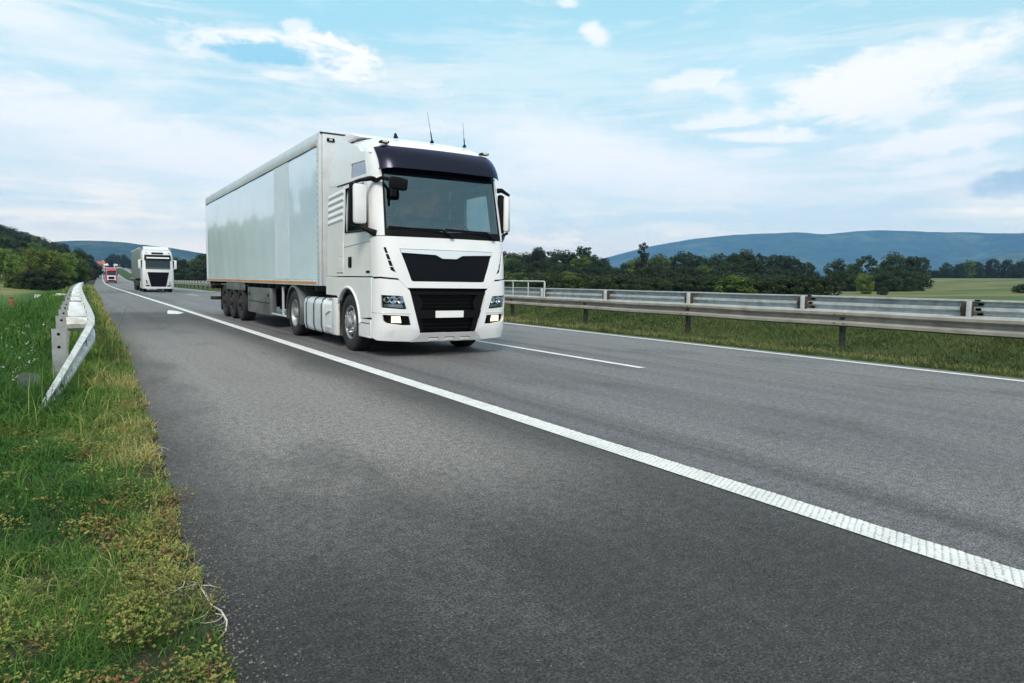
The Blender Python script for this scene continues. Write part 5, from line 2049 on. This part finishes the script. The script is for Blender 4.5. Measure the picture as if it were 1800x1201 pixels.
# wood left of the road, on the slope
SKY_L = [(-60, 372), (-20, 382), (0, 391), (30, 401), (60, 412), (100, 425), (130, 438), (150, 440), (165, 456), (172, 466)]
LL = 'green tree in the wood climbing the slope left of the road'
GL_ = 'trees of the slope left of the road'
rows = [(330, 0, 6), (290, 4, 12), (250, 10, 22), (215, 20, 34), (185, 32, 48)]
for (D, lo, hi) in rows:
    u = -70.0
    while u < 158:
        tv = float(np.interp(u, *zip(*SKY_L))) + rnd.uniform(lo, hi)
        kk = rnd.choice(['oak1', 'oak2', 'oak3', 'oak3', 'oak2'])
        look = {'oak1': 'round dark', 'oak2': 'narrow dark', 'oak3': 'mid-green'}[kk]
        tier = {330: 'on the ridge line', 290: 'just below the ridge', 250: 'halfway up', 215: 'in the lower half', 185: 'low down'}[D]
        wh = 'leftmost part' if u < 20 else ('above the bright tree' if u < 95 else 'toward the road')
        place_tree(u, D * rnd.uniform(.93, 1.07), tv, kk, f'{look} tree {tier} on the left slope, {wh}', 'tree', GL_, rnd.uniform(.8, 1.15), sink=.6)
        u += rnd.uniform(10, 17)
for (u, D, tv, kk, w, lab) in ((140, 270, 438, 'oak1', .75, 'dark tree at the right foot of the wood, next to the road'), (157, 285, 447, 'oak2', .7, 'darkest tree standing closest to the far road'), (163, 290, 462, 'bush2', .9, 'dark bush at the road edge beneath the last trees'),
                               (148, 250, 468, 'bush2', 1.1, 'dark bush in front of the last trees by the road')):
    place_tree(u, D, tv, kk, lab, 'tree' if 'oak' in kk else 'bush', None, w, 'broadleaf_tree' if 'oak' in kk else 'bush')
for (u, D, tv, kk, w, lab) in ((75, 112, 433, 'lit', .95, 'bright yellow-green tree at the foot of the left slope'), (112, 118, 438, 'lit', .75, 'paler green tree right of the bright yellow-green one'), (130, 122, 456, 'bush1', .95, 'rounded bush at the right end of the meadow trees'),
                               (45, 116, 446, 'lit', .7, 'paler green tree left of the bright yellow-green one'), (10, 125, 432, 'lit', .7, 'light green tree at the left picture edge'), (-15, 118, 450, 'oak3', .9, 'green tree just past the left picture edge'),
                               (18, 104, 470, 'cone', .9, 'small light cone-shaped bush at the meadow edge'), (62, 106, 474, 'bush2', 1.0, 'dark bush under the bright yellow-green tree'), (88, 105, 476, 'bush2', .9, 'dark bush nearest the meadow, in the middle'), (110, 106, 480, 'bush1', .9, 'green bush right of the dark meadow bush'),
                               (36, 110, 482, 'bush2', .9, 'dark bush beside the small cone-shaped one')):
    place_tree(u, D, tv, kk, lab, 'bush' if kk in ('bush1', 'bush2', 'cone') else 'tree', None, w, 'bush' if kk in ('bush1', 'bush2', 'cone') else 'broadleaf_tree')
# the wood carries on along the slope, outside the picture to the left
for i in range(70):
    Y = rnd.uniform(-40, 210)
    uo = rnd.uniform(-75, -30)
    if Y > 100 and uo > -40:
        continue
    tree('broadleaf_tree', rnd.choice(['oak1', 'oak2', 'oak3']), uo + float(xc(Y)), Y, rnd.uniform(7.5, 11), LL, 'tree', GL_, 1.1, .4)
# trees either side of the far road
for (u, D, tv, kk, w) in ((192, 640, 452, 'oak2', .9), (200, 620, 447, 'oak1', .9), (209, 640, 449, 'tall', 1.2), (217, 600, 448, 'oak1', .9), (226, 560, 454, 'oak2', 1), (234, 500, 456, 'oak1', 1), (243, 480, 458, 'oak2', 1)):
    place_tree(u, D, tv, kk, 'far dark tree behind the small red truck', 'tree', 'far trees behind the red truck', w)
u = 250.0
while u < 392:
    tv = 457 - 6 * math.sin(u * .09) + rnd.uniform(-4, 5) - (4 if u > 300 else 0)
    place_tree(u, rnd.uniform(230, 330), tv, rnd.choice(['oak1', 'oak2', 'oak3']), 'dark tree in the strip behind the second truck', 'tree', 'trees behind the second truck', 1.0)
    place_tree(u + 5, rnd.uniform(190, 225), tv + rnd.uniform(12, 20), 'bush2', 'dark bush in the strip behind the second truck', 'bush', 'bushes behind the second truck', 1.2, 'bush')
    u += rnd.uniform(10, 16)
u = 392.0
while u < 860:
    place_tree(u, rnd.uniform(200, 260), 446 + rnd.uniform(-5, 8), rnd.choice(['oak1', 'oak2', 'oak3']), LR, 'tree', GR_, 1.1)
    u += rnd.uniform(22, 34)


# ------------------------------------------------------------------ grass and weeds
def in_frame(P, mx=.10, my=.06):
    d = P - CAMP
    z = d @ FW
    uu = (d @ RT) / np.maximum(z, .05) * FPX / 900
    vv = (d @ UP) / np.maximum(z, .05) * FPX / 600
    return (z > .3) & (np.abs(uu) < 1 + mx) & (np.abs(vv) < 1 + my * 4)


def blades(P, h, w, lean_, tint, seed, droop=.35):
    """two-segment tapering blades at P"""
    r = np.random.default_rng(seed)
    n = len(P)
    az = r.uniform(0, 2 * np.pi, n)
    d = np.stack([np.cos(az), np.sin(az), np.zeros(n)], 1)
    sd_ = np.stack([-np.sin(az), np.cos(az), np.zeros(n)], 1)
    rot = r.uniform(-.9, .9, n)
    sd_ = sd_ * np.cos(rot)[:, None] + d * np.sin(rot)[:, None]
    up = np.array([0, 0, 1.0])
    h = h[:, None]
    w = w[:, None]
    ln = lean_[:, None]
    m1 = P + up * h * .55 + d * h * ln * .35
    tp_ = P + up * h * (1 - droop * ln * .8) + d * h * ln * 1.05
    V = np.stack([P - sd_ * w * .5, P + sd_ * w * .5, m1 - sd_ * w * .38, m1 + sd_ * w * .38, tp_], 1).reshape(-1, 3)
    b = np.arange(n)[:, None] * 5
    T = np.concatenate([b + [0, 1, 3], b + [0, 3, 2], b + [2, 3, 4]], 1).reshape(-1, 3)
    return V, T, np.repeat(tint, 5)


def scatter(n, x0, x1, y0, y1, cond, seed):
    r = np.random.default_rng(seed)
    x = r.uniform(x0, x1, n)
    y = r.uniform(y0, y1, n)
    k_ = cond(x, y)
    return x[k_], y[k_]


def left_ok(x, y):
    L = road_left(y) + xc(y)
    e = L - x + .07 * vnoise(x, y, 14, 8) + .05 * vnoise(x, y, 31, 9)
    return e > .0


def grass_patch(parts, n, x0, x1, y0, y1, hb, wb, seed, cond=left_ok, tall=0.0):
    x, y = scatter(n, x0, x1, y0, y1, cond, seed)
    r = np.random.default_rng(seed + 100)
    gapn = vnoise(x, y, 15.0, 81) + .8 * vnoise(x, y, 37.0, 82) + r.normal(0, .25, len(x))
    kg = (gapn > -.30) | (y > 9)
    x, y = x[kg], y[kg]
    P = np.stack([x, y, ground(x, y) - .01], 1)
    k_ = in_frame(P, .12)
    far_keep = r.random(len(x)) < .12
    P = P[k_ | far_keep]
    x, y = P[:, 0], P[:, 1]
    n = len(P)
    e = road_left(y) + xc(y) - x
    clump = vnoise(x, y, 5.5, 21) * .5 + vnoise(x, y, 15, 22) * .5
    h = hb * r.lognormal(0, .35, n) * (1 + .9 * clump) * np.clip(.45 + e * 1.6, .45, 1)
    h = h * (1 + tall * np.clip((vnoise(x, y, 2.2, 23) + .2), 0, 1))
    dry = np.clip(1.0 - e / (.22 + .055 * y), 0, 1) * .85 * sst(y, 1.6, 3.6) + .30 * vnoise(x, y, 3.2, 24) + .30 * vnoise(x, y, 9.0, 25) + .35 * sst(vnoise(x, y, 2.1, 26), .2, .6)
    tint = np.clip(.24 + .62 * dry + r.normal(0, .19, n), 0, 1)
    lean_ = np.clip(r.normal(1.0 if hb < .09 else .8, .42, n), .1, 1.7)
    V, T, t = blades(P, np.maximum(h, .012), wb * r.uniform(.6, 1.3, n), lean_, tint, seed + 200)
    parts.append((V, T, t))


def join_parts(name, parts, mt):
    Vs, Ts, ts, b = [], [], [], 0
    for V, T, t in parts:
        Vs.append(V)
        Ts.append(T + b)
        ts.append(t)
        b += len(V)
    me = np_mesh(name, np.concatenate(Vs), np.concatenate(Ts), mt, {'tint': np.concatenate(ts)})
    return tag(link(name, me), kind='stuff')


pt = []
grass_patch(pt, 90000, -1.6, .62, .9, 3.2, .048, .0034, 1)
grass_patch(pt, 70000, -1.9, .75, 3.0, 6.5, .07, .0048, 2)
grass_patch(pt, 60000, -2.6, .85, 6.3, 12, .10, .007, 3, tall=.9)
grass_patch(pt, 52000, -4.5, 1.2, 11.5, 26, .105, .012, 4, tall=.7)
grass_patch(pt, 30000, -2.6, 1.8, 25, 60, .10, .022, 5, tall=.5)
grass_patch(pt, 9000, -3, 4.0, 58, 130, .16, .05, 6)
join_parts('grass', pt, GRASSM)
o_ = bpy.data.objects['grass']
o_['label'] = 'green and straw-coloured grass of the left verge'
# taller stalks by the rail and along the asphalt
pt = []


def stalk_cond(x, y):
    e = road_left(y) + xc(y) - x
    return (e > .02) & (vnoise(x, y, 2.6, 31) + .35 * vnoise(x, y, 9, 32) > .12)


grass_patch(pt, 5200, -1.6, .75, 5.2, 13, .24, .0045, 7, stalk_cond, .6)
grass_patch(pt, 5200, -2.5, 1.2, 12, 32, .36, .011, 8, stalk_cond, .5)
def rail_weeds(x, y):
    e = road_left(y) + xc(y) - x
    return (e > .25) & (e < 1.9) & (vnoise(x, y, 3.5, 35) > -.25)


def tufts(x, y):
    return left_ok(x, y) & (vnoise(x, y, 9.0, 36) + .6 * vnoise(x, y, 23, 37) > .42)


grass_patch(pt, 3600, -1.6, .3, 6.4, 9.6, .19, .006, 9, rail_weeds, .5)
grass_patch(pt, 9000, -1.4, .6, 1.2, 6.5, .105, .0034, 12, tufts, .3)
join_parts('tall_grass', pt, GRASSM)
# median
pt = []


def med(lo, hi):
    return lambda x, y: (x - xc(y) > lo + .10 * vnoise(x, y, 2.5, 33)) & (x - xc(y) < hi)


def median_patch(n, y0, y1, hb, wb, seed, lo=11.25, hi=16.7, dryv=.1):
    x, y = scatter(n, 11, 18, y0, y1, med(lo, hi), seed)
    r = np.random.default_rng(seed + 50)
    P = np.stack([x, y, ground(x, y) - .01], 1)
    k_ = in_frame(P, .12) | (r.random(len(x)) < .1)
    P = P[k_]
    x, y = P[:, 0], P[:, 1]
    n = len(P)
    edge = np.exp(-((x - xc(y) - 11.45) / .28) ** 2)
    tint = np.clip(.26 + .5 * edge + .38 * vnoise(x * .6, y * 1.6, 1.5, 41) + r.normal(0, .15, n), 0, 1)
    h = hb * r.lognormal(0, .3, n) * (1 + .6 * vnoise(x, y, 4, 42))
    V, T, t = blades(P, np.maximum(h, .02), wb * r.uniform(.7, 1.3, n), np.clip(r.normal(.9, .35, n), .1, 1.6), tint, seed + 70)
    pt.append((V, T, t))


median_patch(95000, 2.5, 14, .085, .011, 51)
median_patch(80000, 13.5, 32, .10, .017, 52)
median_patch(40000, 31, 80, .12, .035, 53)
join_parts('median_grass', pt, GRASSD)


# succulent weeds with red stems creeping over the verge
def weeds():
    r = np.random.default_rng(77)
    V, T, tn, b = [], [], [], 0
    SV = MB()
    spots = []
    for i in range(420):
        y = 1.3 + 6.6 * r.random()
        x = r.uniform(-.5 - y * .12, .50)
        if not left_ok(np.array([x]), np.array([y]))[0]:
            continue
        if vnoise(np.array([x]), np.array([y]), 3.0, 61)[0] + .25 * r.normal() < .05:
            continue
        spots.append((x, y))
    for (x, y) in spots:
        z = float(ground(x, y))
        R_ = r.uniform(.05, .15)
        nst = int(18 + R_ * 260)
        hue = r.uniform(.0, .65)
        for s_ in range(nst):
            a = r.uniform(0, 2 * np.pi)
            q = R_ * math.sqrt(r.random())
            hx_, hy_ = x + math.cos(a) * q, y + math.sin(a) * q
            hz = z + r.uniform(.03, .085) * (1 - .4 * q / R_) + .01
            if s_ % 6 == 0:
                SV.tube([(x + math.cos(a) * q * .2, y + math.sin(a) * q * .2, z), (x + math.cos(a) * q * .7, y + math.sin(a) * q * .7, z + (hz - z) * .6), (hx_, hy_, hz)], [.0018, .0016, .0011], 4, cap=False)
            nl = r.integers(4, 7)
            ls = r.uniform(.0055, .0105)
            a0 = r.uniform(0, 6.28)
            for j in range(nl):
                aj = a0 + j * 2 * np.pi / nl + r.uniform(-.2, .2)
                el = r.uniform(.2, 1.0)
                d = np.array([math.cos(aj) * math.cos(el), math.sin(aj) * math.cos(el), math.sin(el)])
                sdv = np.array([-math.sin(aj), math.cos(aj), 0])
                c = np.array([hx_, hy_, hz])
                V += [c, c + d * ls * .6 + sdv * ls * .36, c + d * ls * 1.25, c + d * ls * .6 - sdv * ls * .36]
                T.append((b, b + 1, b + 2, b + 3))
                t_ = float(np.clip(hue + r.normal(0, .16), 0, 1))
                tn += [t_] * 4
                b += 4
    me = np_mesh('weeds', np.array(V), np.array(T), WEEDM, {'tint': np.array(tn)})
    w = tag(link('weeds', me), kind='stuff')
    w['label'] = 'yellow-green creeping weeds in the near verge'
    tag(SV.build('weed_stems', STEMM, w, angle=None, fix=False), kind='stuff')


weeds()


def clover():
    """small broad leaves of many kinds filling the near verge between the blades"""
    r = np.random.default_rng(99)
    n = 80000
    y = .95 + 8.5 * r.random(n) ** 1.25
    x = r.uniform(-.5, .62, n) - .16 * y * r.random(n)
    k_ = left_ok(x, y)
    x, y = x[k_], y[k_]
    pn = .6 * vnoise(x, y, 6.5, 71) + .6 * vnoise(x, y, 15, 72)
    k_ = pn + r.normal(0, .16, len(x)) > .16
    x, y, pn = x[k_], y[k_], pn[k_]
    n = len(x)
    z = ground(x, y) + r.uniform(.004, .055, n) * (.6 + .8 * np.clip(pn + .3, 0, 1))
    P = np.stack([x, y, z], 1)
    a = r.uniform(0, 2 * np.pi, n)
    el = r.uniform(-.2, .9, n)
    d = np.stack([np.cos(a) * np.cos(el), np.sin(a) * np.cos(el), np.sin(el)], 1)
    sd_ = np.stack([-np.sin(a), np.cos(a), r.uniform(-.4, .4, n)], 1)
    ls = (r.uniform(.006, .015, n) * (1 + y * .05))[:, None]
    wd = r.uniform(.25, .6, n)[:, None]
    V = np.stack([P, P + d * ls * .6 + sd_ * ls * wd, P + d * ls * 1.3, P + d * ls * .6 - sd_ * ls * wd], 1).reshape(-1, 3)
    T = np.arange(4 * n).reshape(n, 4)
    hue = np.clip(.38 + .9 * vnoise(x, y, 4.2, 73) + .6 * vnoise(x, y, 11, 74) + r.normal(0, .16, n), 0, 1)
    me = np_mesh('ground_cover', V, T, COVERM, {'tint': np.repeat(hue, 4)})
    c = tag(link('ground_cover', me), kind='stuff')
    c['label'] = 'low broad-leaved ground cover, green to straw and brown, in the near verge'


COVERM = leaf_mat('ground_cover_leaves', (.04, .14, .025), (.34, .37, .085), (.30, .13, .06), .3)
clover()


def flowers():
    r = np.random.default_rng(88)
    V, T, tn, b = [], [], [], 0
    for i in range(70):
        y = r.uniform(8.5, 17)
        x = -r.uniform(.45, .6 + y * .06)
        z = float(ground(x, y)) + r.uniform(.12, .34)
        n = 5
        s0 = r.uniform(.006, .014)
        c = np.array([x, y, z])
        for j in range(n):
            p = c + r.normal(size=3) * s0 * 1.2
            a, q = r.normal(size=3) * s0 * .5, r.normal(size=3) * s0 * .5
            V += [p - a, p + q, p + a, p - q]
            T.append((b, b + 1, b + 2, b + 3))
            b += 4
    me = np_mesh('wildflowers', np.array(V), np.array(T), FLOWM)
    f = tag(link('wildflowers', me), kind='stuff')
    f['label'] = 'tiny white wildflowers among the verge grass'


flowers()
def grit():
    r = np.random.default_rng(123)
    n = 5200
    y = .9 + 22 * r.random(n) ** 1.8
    x = road_left(y) + xc(y) + np.abs(r.normal(0, .10, n)) - .03
    s_ = r.uniform(.0015, .0065, n) * (1 + y * .04)
    V = np.zeros((n, 4, 3))
    a = r.uniform(0, 6.28, n)
    for j in range(3):
        V[:, j, 0] = x + s_ * np.cos(a + j * 2.1)
        V[:, j, 1] = y + s_ * np.sin(a + j * 2.1)
        V[:, j, 2] = zr(y) + .0045
    V[:, 3, 0], V[:, 3, 1], V[:, 3, 2] = x + s_ * .2, y, zr(y) + .0045 + s_ * .9
    b = np.arange(n)[:, None] * 4
    T = np.concatenate([b + [0, 1, 3], b + [1, 2, 3], b + [2, 0, 3]], 1).reshape(-1, 3)
    g = tag(link('grit', np_mesh('grit', V.reshape(-1, 3), T, pmat('grit_stone', (.16, .145, .125), .9, var=.5, vscale=60))), kind='stuff')
    g['label'] = 'loose grit along the asphalt edge'


grit()
# dry roots curling over the asphalt edge
for (u, v, ln, lab, sd0) in ((388, 1080, .20, 'bleached dry root curling over the asphalt at the bottom of the verge', 1), (352, 1028, .12, 'thin bleached root just above the big curled one', 2), (282, 790, .20, 'dry twiggy stalk reaching onto the asphalt high up the verge edge', 3), (330, 965, .10, 'short pale root midway along the asphalt edge', 4)):
    d = ray(u, v)
    p = CAMP + d * ((.012 - CAMH) / d[2])
    rr_ = random.Random(sd0)
    R_ = empty('dry_root', tuple(p))
    tag(R_, lab, 'root')
    if sd0 == 1:
        line = [(350, 1028), (372, 1064), (389, 1074), (399, 1091), (397, 1109), (383, 1124)]
        pts = []
        for i, (uu_, vv_) in enumerate(line):
            dd = ray(uu_, vv_)
            q3 = CAMP + dd * ((.014 + .010 * (i % 2) - CAMH) / dd[2])
            pts.append(Vector(q3) - Vector(p))
        m = MB()
        m.tube(pts, [.0026, .0030, .0034, .0032, .0024, .0010], 6)
        m.build('root_strand', ROOTM, R_)
    for k_ in range(1 if sd0 == 1 else 0, 4):
        a = rr_.uniform(-2.2, .2) if k_ else -1.2
        m = MB()
        q = Vector((-.06 + .02 * k_, .05 - .03 * k_, .012))
        pts = [q]
        for s_ in range(7):
            a += rr_.uniform(-.5, .15) - .12
            q = q + Vector((math.cos(a), math.sin(a), rr_.uniform(-.05, .07))) * ln * (.16 if k_ == 0 else .10)
            q.z = max(q.z, .002)
            pts.append(q.copy())
        m.tube(pts, [.0032 * (1 - i / 9) * (1 if k_ == 0 else .6) for i in range(len(pts))], 5)
        m.build('root_strand', ROOTM, R_)

# ------------------------------------------------------------------ air
HAZE = 1.08e-4
bm = bmesh.new()
bmesh.ops.create_cube(bm, size=1)
for v in bm.verts:
    v.co = Vector((v.co.x * 18400, v.co.y * 18400, -8 if v.co.z < 0 else 520))
me = bpy.data.meshes.new('haze')
bm.to_mesh(me)
bm.free()
hm = bpy.data.materials.new('thin_air')
hm.use_nodes = True
ht = hm.node_tree
for n in list(ht.nodes):
    ht.nodes.remove(n)
pv = ht.nodes.new('ShaderNodeVolumePrincipled')
pv.inputs['Color'].default_value = C4(.24, .53, 1.0)
pv.inputs['Density'].default_value = HAZE
ho = ht.nodes.new('ShaderNodeOutputMaterial')
ht.links.new(pv.outputs[0], ho.inputs['Volume'])
me.materials.append(hm)
tag(link('haze', me), kind='stuff')
